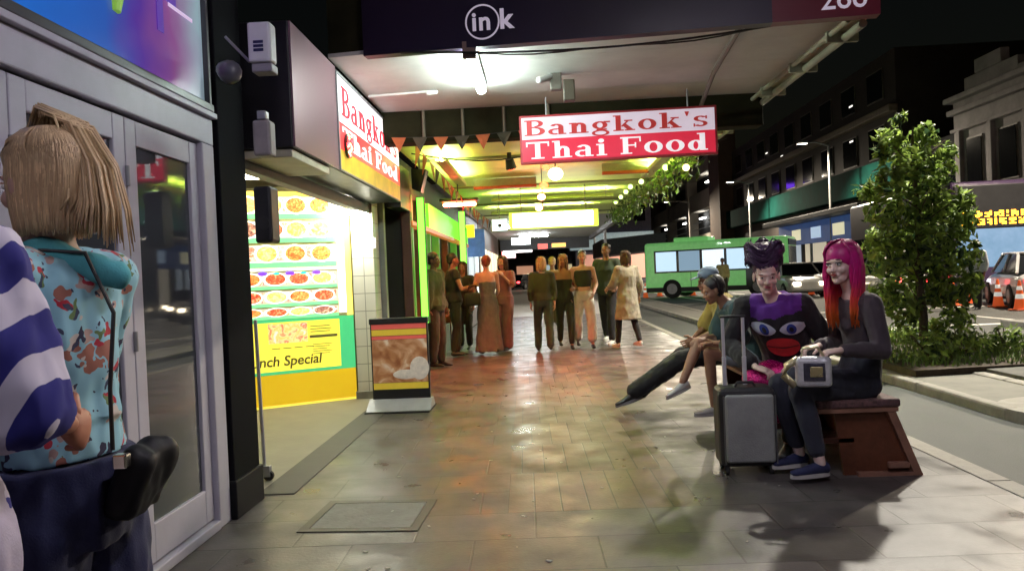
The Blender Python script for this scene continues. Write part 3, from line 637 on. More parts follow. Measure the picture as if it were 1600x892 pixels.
# menu wall (a shallow counter front with backlit boards)
MA = at(408, 500, 7.85); MBp = at(553, 500, 8.35)
mx = Vector((MBp.x-MA.x, MBp.y-MA.y, 0)); ml = mx.length; mx.normalize(); MM = frame(Vector((MA.x, MA.y, 0)), mx, upv, mx.cross(upv))
x0 = -.5
t = thing('menu_wall', 'backlit wall of dish pictures over a yellow panel reading Lunch Special', 'menu board', (MA.x, MA.y, 0))
MB().bbox((x0,.0,-.12),(ml,2.36,-.002),.006,MM).build('frame', mat('menu_frame', (.5,.45,.2), .5), t)
MB().box((x0,.03,0),(ml-.005,.36,.006),MM).build('yellow_base', mat('yellow_laminate', (.7,.45,.01), .35, emit=.32, ecol=(1,.62,.02), var=.06), t)
MB().box((x0,.0,0),(ml-.005,.028,.012),MM).build('skirting', mat('yellow_skirting', (.7,.6,.1), .35, emit=.5, ecol=(1,.85,.1), var=0), t)
gb = MB(); gb.box((x0,.362,0),(ml-.004,.96,.006),MM); gb.build('green_panel', mat('green_print', (.05,.4,.12), .35, emit=.4, ecol=(.1,.75,.3), var=.05), t)
MB().box((x0,.395,.0065),(ml-.17,.93,.0105),MM).build('yellow_panel', mat('yellow_print', (.75,.65,.05), .35, emit=.55, ecol=(1,.88,.1), var=.12, vs=5), t)
text_mb('Lunch Special', .155, .0015, MM @ Matrix.Translation((-.2,.455,.0125)), offset=.002, shear=.15, spacing=.98).build('lettering', mat('menu_ink', (.12,.1,.02), .6, var=0), t)
g = MB()
for i in range(3): g.box((ml-.5,.86-.03*i,.0106),(ml-.28+.02*(i%2),.868-.03*i,.0125),MM)
for i in range(5): g.box((ml-.48,.66-.026*i,.0106),(ml-.26-.03*(i%3),.666-.026*i,.0125),MM)
for i in range(6): g.box((ml-.92+.12*i,.64,.0106),(ml-.83+.12*i,.648,.0125),MM) if i<4 else None
g.box((ml-.51,.735,.0106),(ml-.2,.765,.0125),MM); g.build('small_print', mat('menu_ink2', (.2,.17,.05), .6), t)
def food_mat(name, cols, em=.7, sc_=26, seed=0):
    m = bpy.data.materials.new(name); m.use_nodes = True; n = m.node_tree; b = n.nodes["Principled BSDF"]; L = n.links.new
    tc = n.nodes.new("ShaderNodeTexCoord"); v = n.nodes.new("ShaderNodeTexNoise"); v.inputs["Scale"].default_value = sc_; v.inputs["Detail"].default_value = 3; v.inputs["Distortion"].default_value = 1.2
    mp = n.nodes.new("ShaderNodeMapping"); mp.inputs["Location"].default_value = (seed,seed*2,0); L(tc.outputs["Object"], mp.inputs[0]); L(mp.outputs[0], v.inputs[0])
    r = n.nodes.new("ShaderNodeValToRGB"); e = r.color_ramp.elements; e[0].position = .3; e[1].position = .72; e[0].color = (*cols[0],1); e[1].color = (*cols[-1],1)
    for i, c_ in enumerate(cols[1:-1]): q = e.new(.3+.42*(i+1)/(len(cols)-1)); q.color = (*c_,1)
    L(v.outputs[0], r.inputs[0]); L(r.outputs[0], b.inputs["Base Color"]); L(r.outputs[0], b.inputs["Emission Color"]); b.inputs["Emission Strength"].default_value = em; b.inputs["Roughness"].default_value = .35
    return m
FOODS = [food_mat('dish_orange', [(.5,.06,.02),(.85,.25,.05),(.9,.55,.2)], .8), food_mat('dish_red', [(.4,.03,.02),(.8,.12,.04),(.95,.5,.25)], .8, 30, 3),
         food_mat('dish_gold', [(.6,.3,.05),(.9,.6,.15),(.95,.8,.4)], .85, 22, 5), food_mat('dish_brown', [(.12,.05,.04),(.4,.15,.1),(.85,.6,.4)], .75, 28, 7)]
PLATE = glow('plate_white', (.95,.95,.85), 1.0); STRIPG = mat('strip_green', (.1,.5,.15), .4, emit=.7, ecol=(.25,.85,.35), var=.04)
PALE = glow('board_pale', (.85,.88,.7), .75); PALE2 = glow('board_dim', (.7,.62,.48), .45); STRIPF = food_mat('food_backdrop', [(.5,.12,.05),(.85,.5,.25),(.9,.85,.7),(.55,.2,.12),(.9,.6,.35)], .6, 13, 4)
rows = [(2.06,2.3,1),(1.8,2.03,1),(1.53,1.77,1),(1.29,1.47,0),(1.1,1.27,0),(.965,1.085,0)]
rr = random.Random(3)
for i, (z0, z1, up) in enumerate(rows):
    s_ = MB(); s_.box((x0,z0,0),(ml-.17,z1,.005),MM); bd = s_.build('menu_row', PALE if up else PALE2, t)
    s_ = MB(); s_.box((x0,z0,.0055),(ml-.172,z0+(.055 if up else .035),.0085),MM); s_.build('green_strip', STRIPG, bd)
    s_ = MB(); s_.box((x0,z0+(z1-z0)*.3,.0052),(ml-.19,z1-.012,.0058),MM); s_.build('food_photo', STRIPF, bd)
    n = 3 if i == 2 else 4
    for k in range(n):
        cx = ml-.33-(.3 if n == 3 else .262)*k; cz = z0+(z1-z0)*.62; ry = (z1-z0)*.34
        q = MB(); q.loft([(MM @ Vector((cx,cz,.0055)), .128, ry*1.25, mx, MM.to_3x3() @ Vector((0,0,1))), (MM @ Vector((cx,cz,.0085)), .128, ry*1.25, mx, MM.to_3x3() @ Vector((0,0,1)))], 22); pl = q.build('plate', PLATE, bd)
        q = MB(); q.loft([(MM @ Vector((cx+rr.uniform(-.01,.01),cz,.009)), .108, ry*1.02, mx, MM.to_3x3() @ Vector((0,0,1))), (MM @ Vector((cx,cz,.0115)), .1, ry*.95, mx, MM.to_3x3() @ Vector((0,0,1)))], 18); q.build('dish', FOODS[(i*2+k*3+rr.randint(0,1)) % 4], bd)
# the two dish photographs on the yellow panel
q = MB(); q.box((ml-.95,.7,.0106),(ml-.53,.915,.0126),MM); q.build('dish_photo', food_mat('dish_mixed', [(.9,.75,.6),(.85,.5,.1),(.9,.65,.3),(.7,.15,.05),(.8,.8,.75)], .6, 10, 2), t)
q = MB(); q.box((ml-.16,1.0,0),(ml-.08,2.3,.006),MM); q.build('white_edge', glow('edge_white', (1,1,.9), 2.2), t)
q = MB(); q.box((ml-.075,.965,0),(ml-.005,2.3,.006),MM); q.build('yellow_edge', mat('yellow_edge', (.8,.65,.1), .4, emit=.8, ecol=(1,.85,.15), var=0), t)
q = MB(); q.box((x0,2.31,0),(ml-.25,2.36,.008),MM); q.build('yellow_header', mat('yellow_header', (.8,.55,.05), .4, emit=.8, ecol=(1,.7,.1), var=0), t)
q = MB(); q.box((x0,1.495,0),(ml-.17,1.52,.014),MM); q.build('shelf_edge', glow('shelf_white', (1,1,.95), 1.6), t)
for k in range(5):
    q = MB(); cx = ml-.98+.145*k; q.loft([(MM @ Vector((cx,1.462,.014)), .048 if k%2==0 else .035, .02 if k%2==0 else .014, mx, MM.to_3x3() @ Vector((0,0,1))), (MM @ Vector((cx,1.462,.022)), .046 if k%2==0 else .034, .018 if k%2==0 else .012, mx, MM.to_3x3() @ Vector((0,0,1)))], 16)
    q.build('led_badge', glow('led_violet', (.12,.03,1), 1.6) if k%2==0 else glow('led_mint', (.02,.85,.4), 1.0), t)
# tiled white post with the harsh light at its top
t = thing('tiled_post', 'white tiled post right of the menu, burnt out by the light at its top', 'post', (-2.0, 8.45, 0))
def tile_mat():
    m = bpy.data.materials.new('cream_tile'); m.use_nodes = True; n = m.node_tree; b = n.nodes["Principled BSDF"]; L = n.links.new
    tc = n.nodes.new("ShaderNodeTexCoord"); mp = n.nodes.new("ShaderNodeMapping"); mp.inputs["Rotation"].default_value = (R(90),0,0); L(tc.outputs["Object"], mp.inputs[0])
    br = n.nodes.new("ShaderNodeTexBrick"); L(mp.outputs[0], br.inputs[0]); br.offset = 0; br.inputs["Scale"].default_value = 1; br.inputs["Brick Width"].default_value = .2; br.inputs["Row Height"].default_value = .2; br.inputs["Mortar Size"].default_value = .004
    br.inputs["Color1"].default_value = (.84,.81,.7,1); br.inputs["Color2"].default_value = (.8,.77,.66,1); br.inputs["Mortar"].default_value = (.35,.32,.25,1)
    L(br.outputs[0], b.inputs["Base Color"]); b.inputs["Roughness"].default_value = .3; return m
MB().bbox((-2.13,8.3,0),(-1.88,8.6,2.4),.006).build('shaft', tile_mat(), t)
MB().bbox((-2.15,8.28,0),(-1.86,8.3,.09),.004).build('skirting', CONC, t)
t = thing('corner_light', 'harsh white bulkhead light at the top of the tiled post', 'light fitting', (-2.02, 8.1, 2.25))
q = MB(); q.bbox((-2.13,8.1,2.18),(-1.9,8.28,2.3),.02); q.build('housing', GREYM, t)
q = MB(); q.bbox((-2.12,8.09,2.08),(-1.91,8.27,2.179),.02); q.build('lens', glow('lens_white', (1,1,.86), 110), t)
tube_light((-2.7, 7.2, 2.5), 1.2, R(90), 'yellow-white tube light inside the takeaway entry', (1,.95,.7), 19, 'tube lights under the verandahs')
t = thing('price_card', 'small white card stuck on the edge of the tiled post', 'card', at(583,380,8.28)); c = at(583,380,8.27)
MB().bbox((c.x-.03,8.27,c.z-.06),(c.x+.03,8.28,c.z+.06),.002).build('card_face', WHITE, t); MB().box((c.x-.02,8.266,c.z),(c.x+.02,8.269,c.z+.01)).build('card_line', GREYM, t)
# ================================================================== shops further along the left
t = thing('dark_doorway', 'dark recessed doorway between the tiled post and the green neon edge', 'doorway', (-1.8, 9, 0))
MB().bbox((-1.95,8.62,0),(-1.82,8.72,2.7),.006).build('jamb', mat('grey_jamb', (.3,.3,.28), .5), t)
MB().box((-2.6,9.35,0),(-1.72,9.42,2.7)).build('door', mat('near_black_door', (.015,.015,.018), .4), t)
MB().bbox((-1.8,8.7,2.2),(-1.62,9.4,2.72),.01).build('header', BLACKP, t)
MB().bbox((-1.74,9.3,0),(-1.62,9.36,2.7),.006).build('brown_edge', mat('mauve_brown', (.12,.05,.05), .5), t)
def neon(px, y0, y1, Y, label, col, es, w_=.045):
    a = at(px, y0, Y); b = at(px, y1, Y); t = thing('neon_strip', label, 'neon strip', (a.x, Y, 0), 0, 'green neon edges of the bar')
    MB().bbox((a.x-w_-.015,Y,max(0.02,b.z)),(a.x+w_+.015,Y+.05,a.z),.004).build('channel', mat('green_channel', (.05,.2,.05), .5), t)
    MB().bbox((a.x-w_,Y-.02,max(.03,b.z)),(a.x+w_,Y-.001,a.z-.01),.006).build('tube', glow('neon_'+label[:10], col, es), t)
neon(656, 308, 505, 9.5, 'tall green neon strip nearest the tiled post', (.22,1,.06), 1.7, .042)
GW = mat('bar_green', (.06,.28,.05), .5, emit=.12, ecol=(.3,1,.1), var=.15)
BWD = mat('bar_timber', (.22,.12,.07), .5, var=.35, vs=5)
t = thing('bar_front', 'timber and glass bar front with a glowing green band along its top', 'shopfront', (-1.75, 12, 0))
MB().box((-3,9.45,0),(-1.85,17.5,3)).build('wall', mat('bar_wall_dark', (.03,.03,.03), .6), t)
for y in (10.0,10.75,11.6,12.6,13.8,15.2,16.8):
    MB().bbox((-1.84,y,0),(-1.72,y+.11,2.5),.006).build('mullion', BWD if (int(y*4) % 2) else GW, t)
    q = MB(); q.box((-1.842,y+.12,1.75),(-1.80,y+.42,2.15)); q.build('lit_pane', glow('bar_pane', (1,.95,.75), .9), t)
MB().bbox((-1.845,9.5,0),(-1.74,17.4,.5),.006).build('stall_riser', mat('bar_riser', (.03,.12,.06), .4, var=.3), t)
MB().box((-1.75,11.3,2.12),(-1.68,17.4,2.5)).build('green_band', glow('bar_band', (.24,1,.05), .5), t)
MB().bbox((-1.76,9.7,2.05),(-1.66,17.4,2.119),.006).build('orange_trim', mat('orange_trim', (.35,.13,.05), .5, emit=.25, ecol=(1,.3,.05)), t)
neon(721, 330, 490, 15.5, 'short green neon strip beside the far end of the bar', (.25,1,.08), 1.5, .06)
t = thing('red_heater', 'glowing red lamp over the group outside the bar', 'lamp', (-1.25,11.6,2.6))
q = MB(); q.bbox((-1.53,11.48,2.53),(-.92,11.72,2.58),.01); q.build('housing', BLACKP, t)
q = MB(); q.cap((-1.46,11.6,2.49),(-.99,11.6,2.49),.028); q.build('element', glow('red_element', (1,.08,.04), 95), t)
q = MB(); q.cyl((-1.25,11.62,2.62),(-1.25,11.62,2.98),.01); q.build('hanger', BLACK, t)
t = thing('hanging_speaker', 'black wedge speaker hanging under the bar corner above the neon strip', 'speaker', at(655,280,9.3)); c = at(655,280,9.3)
MB().prism([(c.x-.09,9.25,c.z+.13),(c.x+.1,9.25,c.z+.11),(c.x+.02,9.25,c.z-.17),(c.x-.09,9.25,c.z-.12)], (0,.2,0)).build('case', BLACK, t)
MB().cyl((c.x,9.35,c.z+.11),(c.x,9.35,c.z+.32),.012).build('bracket', GREYM, t)
t = thing('yellow_sign', 'small yellow sign at the far end of the green band', 'sign', at(733,362,17.6)); c = at(733,362,17.6)
MB().bbox((c.x-.1,17.6,c.z-.14),(c.x+.12,17.66,c.z+.16),.006).build('face', glow('sign_yellow', (1,.75,.02), 1.3), t); MB().cyl((c.x-.3,17.63,c.z),(c.x-.1,17.63,c.z),.01).build('arm', GREYM, t)
t = thing('blue_banner', 'blue and grey banner hanging beyond the yellow sign', 'banner', at(742,385,19)); c = at(744,380,19)
MB().bbox((c.x-.22,19,c.z-.35),(c.x+.22,19.03,c.z+.35),.006).build('cloth', mat('banner_blue', (.08,.16,.4), .6, emit=.12, ecol=(.2,.4,1), var=.4, vs=4), t); MB().cyl((c.x-.24,19.015,c.z+.36),(c.x+.24,19.015,c.z+.36),.012).build('rod', GREYM, t)
for (y0, y1, m_, lb) in ((17.6,23,'grey_shop','grey shopfront beyond the bar'), (23.2,34,'dim_shop','dim brown shopfront at the far left of the footpath')):
    t = thing('shopfront', lb, 'shopfront', (-1.9,y0,0))
    MB().box((-4,y0,0),(-1.9,y1,3.6)).build('wall', mat(m_, (.16,.15,.16) if 'grey' in m_ else (.14,.09,.07), .6, var=.3), t)
    y = y0+.3
    while y < y1-1.2: MB().box((-1.905,y,.5),(-1.87,y+1.2,2.3)).build('window', glow('shop_win_'+m_, (1,.85,.6) if 'dim' in m_ else (.85,.95,1), .5), t); y += 1.7
# ================================================================== A-board
t = thing('a_board', 'food A-board with red and yellow stripes and a dish photograph, on a grey foot', 'A-board', (-1.2, 7.55, 0), 0)
a = at(580,625,7.55); b = at(673,625,7.55); xa, xb = a.x+.02, b.x+.0
def TB(z, d=0): return 7.42+.0*z+ d
q = MB(); q.bbox((xa,7.55,.1),(xb,7.60,.92),.006); q.build('board', BLACKP, t)
q = MB(); q.bbox((xa-.006,7.535,.885),(xb+.006,7.61,.945),.006); q.build('top_rail', BLACK, t)
q = MB(); q.prism([(xa-.03,7.32,0),(xa-.03,7.53,.11),(xa-.03,7.62,.11),(xa-.03,7.75,0)], (xb-xa+.05,0,0)); q.build('foot', mat('foot_grey', (.42,.43,.46), .4, var=.12), t)
q = MB(); q.bbox((xa-.035,7.3,-.0),(xb+.025,7.78,.016),.004); q.build('rubber_base', RUBBER, t)
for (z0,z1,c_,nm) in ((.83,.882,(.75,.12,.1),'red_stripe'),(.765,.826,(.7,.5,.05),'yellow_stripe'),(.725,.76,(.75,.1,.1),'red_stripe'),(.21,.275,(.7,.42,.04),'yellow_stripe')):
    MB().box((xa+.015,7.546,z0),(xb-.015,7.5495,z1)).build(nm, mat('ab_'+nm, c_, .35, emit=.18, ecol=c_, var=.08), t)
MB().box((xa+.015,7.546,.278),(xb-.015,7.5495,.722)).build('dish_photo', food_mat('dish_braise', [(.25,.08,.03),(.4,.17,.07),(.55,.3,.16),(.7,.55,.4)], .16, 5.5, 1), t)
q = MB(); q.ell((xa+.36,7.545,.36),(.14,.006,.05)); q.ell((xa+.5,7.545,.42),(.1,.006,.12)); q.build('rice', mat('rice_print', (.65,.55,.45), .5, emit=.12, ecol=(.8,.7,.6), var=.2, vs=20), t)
# garland with glass lamps along the right edge of the lime verandah
t = thing('leaf_garland', 'leafy garland with lime glass lamps along the outer edge of the lime verandah', 'garland', (2.1, 13, 2.9))
q = MB(); rr = random.Random(5)
for i in range(900):
    f = rr.random(); c = Vector((2.02+rr.gauss(0,.1), 9.6+f*10.5, 2.74+rr.gauss(0,.1)+.07*math.sin(f*40))); s_ = rr.uniform(.03,.075)
    M = Matrix.Translation(c) @ Euler((rr.uniform(0,6),rr.uniform(0,6),rr.uniform(0,6))).to_matrix().to_4x4()
    q.add([M @ Vector(p) for p in ((-s_,0,0),(0,-s_*.45,.01),(s_,0,0),(0,s_*.45,.01))], [(0,1,2,3)])
q.build('leaves', mat('garland_leaf', (.12,.2,.05), .5, var=.5, vs=3), t, fixn=False)
for (px,py,Y) in ((1072,262,9.7),(1040,262,10.6),(1012,268,11.5),(1002,284,12.5),(985,292,13.5),(978,300,14.5),(970,308,15.5),(962,316,17.5)):
    c = at(px,py,Y); q = MB(); q.ell(c,(.045,.045,.045)); q.build('glass_lamp', glow('lamp_peach', (1,.7,.35), 3.5) if px > 1050 else glow('lamp_lime', (.7,1,.3), 2.0), t, smooth=True)
# ================================================================== street lamps
def lamp_post(x, y, h, arm, label, es, power, col=(1,.86,.66), r=.1):
    t = thing('street_lamp', label, 'street lamp', (x,y,0), 0, 'street lamps')
    q = MB(); q.cyl((x,y,-.1),(x,y,h),r,r*.6,14); q.cyl((x,y,-.1),(x,y,.35),r*1.6,r*1.5,14); q.build('pole', mat('lamp_post_grey', (.3,.29,.28), .5, metal=.2, var=.15), t)
    q = MB(); q.tube([(x,y,h-.05),(x+arm*.5,y,h+.18),(x+arm,y,h+.2)], .04); q.build('arm', MATS['lamp_post_grey'], t)
    q = MB(); q.bbox((x+arm-.35,y-.12,h+.14),(x+arm+.3,y+.12,h+.26),.03); hd = q.build('lamp_head', MATS['lamp_post_grey'], t)
    q = MB(); q.bbox((x+arm-.3,y-.1,h+.115),(x+arm+.25,y+.1,h+.139),.005); q.build('lens', glow('street_lens', col, es), hd)
    if power: light('street_light', 'SPOT', (x+arm,y,h+.08), power, col, .16, target=(x+arm-1.5, y-3, 0), spot=165)
    return t
sheet('median', 9.1, 10.0, 9, 15, .03, CONC2, .2)
lamp_post(9.55, 11.9, 7.6, -3.7, 'tall grey street lamp nearest the leafy tree', 8, 4200, (1,.93,.8))
lamp_post(17.4, 44.5, 8.3, -1.5, 'street lamp standing on the far footpath before the dark building', 6, 6000)
lamp_post(17.6, 62, 8.2, -1.5, 'distant street lamp before the dark building', 6, 7000)
lamp_post(17.5, 86, 9, -2.5, 'farthest street lamp by the pale parking building', 6, 7000)  # lamp added to brighten the parking building
lamp_post(5.4, 72, 7.5, 1.5, 'most distant street lamp on the traffic island', 6, 2500)
# ================================================================== buildings across the road (their fronts run along the road)
def mk_win(t, x, y0, y1, z0, z1, m, sill=True):
    q = MB(); q.box((x-.05,y0-.08,z0-.08),(x+.0,y1+.08,z1+.08)); w_ = q.build('window', mat('frame_taupe', (.16,.14,.12), .6), t)
    MB().box((x-.08,y0,z0),(x-.051,y1,z1)).build('pane', m, w_)
WD = mat('unlit_glass', (.01,.011,.014), .08, var=0)
t = thing('heritage_building', 'old grey two-storey building with a stepped parapet beyond the tree', 'building', (20, 31, 0))
HB = mat('weathered_render', (.42,.39,.4), .85, var=.3, vs=.8, bump=.3, bs=6)
q = MB(); q.box((20,16,0),(29,36,8.6)); q.build('wall', HB, t)
q = MB()
q.bbox((19.7,15.9,8.0),(20.0,36.1,8.25),.04); q.bbox((19.82,15.95,7.2),(20,36.05,7.35),.03); q.bbox((19.6,15.8,8.6),(20.3,36.2,8.85),.05)
q.build('cornice', HB, t)
q = MB(); q.bbox((19.85,31,8.85),(20.2,34.8,9.5),.04); q.bbox((19.8,32,9.5),(20.2,33.9,10.1),.04); q.bbox((19.85,16,8.85),(20.15,31,9.1),.03)
q.build('parapet', HB, t)
for y in (17,19.4,21.8,24.2,26.6,29.0,31.4,33.8):
    mk_win(t, 20, y, y+1.1, 4.6, 6.7, WD)
    q = MB(); q.bbox((19.8,y+1.45,3.9),(20,y+1.75,7.2),.03); q.build('pilaster', HB, t)
q = MB(); q.bbox((17.2,15.9,3.1),(20,36,3.35),.03); q.build('awning', mat('awning_dark', (.06,.06,.065), .6), t)
for i, y in enumerate((17,21,25,29,33)):
    q = MB(); q.box((19.9,y,.4),(19.95,y+3,2.8)); q.build('shop_window', glow('shop_glow_%d' % (i % 3), ((.95,.75,.7),(.6,.75,1),(1,.5,.4))[i % 3], (.35,.5,.3)[i % 3]), t)
t = thing('dark_building', 'tall dark brown building with a long ledge and a teal band behind the tree', 'building', (20, 55, 0))
DB = mat('dark_brown_render', (.045,.035,.03), .8, var=.3, vs=.6, bump=.2, bs=5)
MB().box((20,41.5,0),(34,80,13)).build('wall', DB, t)
MB().bbox((19.5,41.3,9.5),(20,80,9.9),.05).build('ledge', mat('ledge_brown', (.2,.15,.11), .7, var=.3), t)
MB().bbox((19.2,40.5,5.2),(19.99,80,6.9),.05).build('teal_band', mat('dark_teal', (.004,.04,.032), .95, var=.3, vs=1, spec=.05), t)
MB().bbox((17.6,41,3.1),(20,80,3.4),.03).build('awning', mat('awning_teal_dark', (.02,.045,.04), .6), t)
for r_ in range(2):
    for i in range(10):
        y = 43+i*3.7
        mk_win(t, 20, y, y+1.9, (7.3,10.6)[r_], (9.0,12.2)[r_], WD)
rr = random.Random(11)
for i in range(7):
    y = 44+rr.uniform(0,32); z = rr.uniform(7.5,11.8); MB().box((19.9,y,z),(19.93,y+.5,z+.1)).build('lit_slot', glow('slot_white', (1,.95,.85), .9), t)
for i, y in enumerate(range(42, 78, 5)):
    MB().box((19.9,y,.4),(19.95,y+4,2.8)).build('shop_window', glow('shop_dim_%d' % (i % 2), ((.9,.8,.6),(.6,.7,.8))[i % 2], .3), t)
t = thing('black_block', 'near-black neighbouring block between the dark building and the old grey one', 'building', (21, 38.5, 0))
MB().box((21,36.3,0),(30,41.2,7.5)).build('wall', mat('black_block_wall', (.02,.02,.022), .8, var=.3), t)
mk_win(t, 21, 37.5, 39.5, 3.5, 5.5, WD)
q = MB(); q.box((20.9,36.5,.4),(20.95,41,2.6)); q.build('shop_window', glow('shop_blueish', (.5,.7,1), .5), t)
t = thing('blue_shopfront', 'blue panelled shopfront under a dark canopy across the road behind the seated pair', 'shopfront', (17.4, 44, 0))
MB().bbox((16.2,38,4.0),(18.9,54,4.3),.04).build('canopy', mat('canopy_black', (.012,.012,.014), .5), t)
MB().bbox((17.35,38.2,2.6),(17.55,54,3.98),.03).build('fascia', mat('blue_panel', (.03,.075,.19), .5, emit=.06, ecol=(.15,.35,1), var=.35, vs=1), t)
for i, y in enumerate((39,42.5,46,49.5)): MB().box((17.3,y,2.9),(17.34,y+1.6,3.6)).build('poster', glow('poster_%d' % (i%2), ((.45,.6,.8),(.8,.75,.5))[i%2], .45), t)
for y in (38.4,43,48,53): MB().cyl((17.45,y,0),(17.45,y,2.6),.09).build('post', GREYM, t)
# parking building at the far left of the opposite side
t = thing('parking_building', 'pale banded parking building with open dark decks far down the road', 'building', (20, 100, 0))
PB = mat('pale_band_concrete', (.42,.38,.32), .8, var=.2, vs=.3, bump=.2, bs=3)
MB().box((21,82,0),(40,160,14)).build('core', mat('deck_dark', (.03,.03,.032), .8), t)
for z0, z1 in ((3.2,5.4),(8.4,10.6),(12.6,14.4)):
    MB().bbox((19.8,82,z0),(21,160,z1),.05).build('deck_band', PB, t)
for y in (82,97,112,127,142,159): MB().bbox((19.6,y,0),(20.9,y+1.3,14.4),.05).build('column', PB, t)
for y, z in ((88,11.6),(103,7.6),(118,7.7),(92,7.5)): MB().box((20.4,y,z),(20.8,y+2.2,z+.12)).build('strip_light', glow('deck_light', (1,1,.95), 9), t)
for z in (6.2,7.0): MB().cyl((20.2,82,z),(20.2,158,z),.05).build('rail', GREYM, t)
t = thing('brown_tower', 'tall plain brown wall rising behind the right end of the red sign', 'building', (15, 78, 0))
MB().box((18.6,76,0),(20.4,80.5,15.5)).build('wall', mat('brown_tower_render', (.13,.08,.055), .8, var=.25, vs=.4), t)
MB().bbox((18.4,75.9,14.6),(18.6,80.6,15.0),.05).build('ledge', mat('ledge_brown', (.2,.15,.11), .7), t)
# buildings closing the street in the distance
t = thing('distant_building', 'dim grey building closing the street in the distance', 'building', (6, 125, 0))
MB().box((-6,126,0),(18,140,9)).build('wall', mat('far_grey', (.14,.14,.16), .8, var=.3, vs=.3), t)
for i in range(6):
    MB().box((-4+i*3.6,125.9,.5),(-1.2+i*3.6,125.95,3)).build('shop_window', glow('far_shop_%d' % (i%3), ((1,.5,.3),(.7,.85,1),(1,.85,.5))[i%3], .3), t)
    MB().box((-4+i*3.6,125.9,4.5),(-2.4+i*3.6,125.95,6.2)).build('window', WD, t)
t = thing('corner_building', 'violet-lit corner building behind the far end of the verandah', 'building', (4, 92, 0))
MB().box((4.5,92,0),(14,104,15)).build('wall', mat('corner_wall', (.1,.09,.13), .8, var=.3), t)
MB().bbox((3.8,91.6,4.2),(14.2,92,6.2),.05).build('fascia', mat('pale_fascia', (.35,.42,.45), .6, emit=.12, ecol=(.7,.95,1), var=.2), t)
for i in range(4): MB().box((5+i*2.3,91.93,7.5),(6.4+i*2.3,91.96,10)).build('window', WD, t)
MB().box((6.5,91.9,10.6),(9.8,91.94,11.2)).build('violet_sign', glow('violet_neon', (.2,.05,1), 2.5), t)
MB().box((5,91.9,.5),(13,91.94,3.6)).build('shop_window', glow('corner_shop', (1,.5,.4), .16), t)
t = thing('grey_awning', 'grey sloping awning roof beyond the walking group', 'awning', (5, 60, 3))
MB().prism([(4.9,58,2.6),(4.9,68,2.6),(4.9,68,3.9),(4.9,58,3.9)], (5,0,.35)).build('canopy', mat('awning_greyblue', (.13,.14,.17), .6, var=.2), t)
for x in (5.0,9.7): MB().cyl((x,58.2,-.1),(x,58.2,2.7),.08).build('post', GREYM, t)
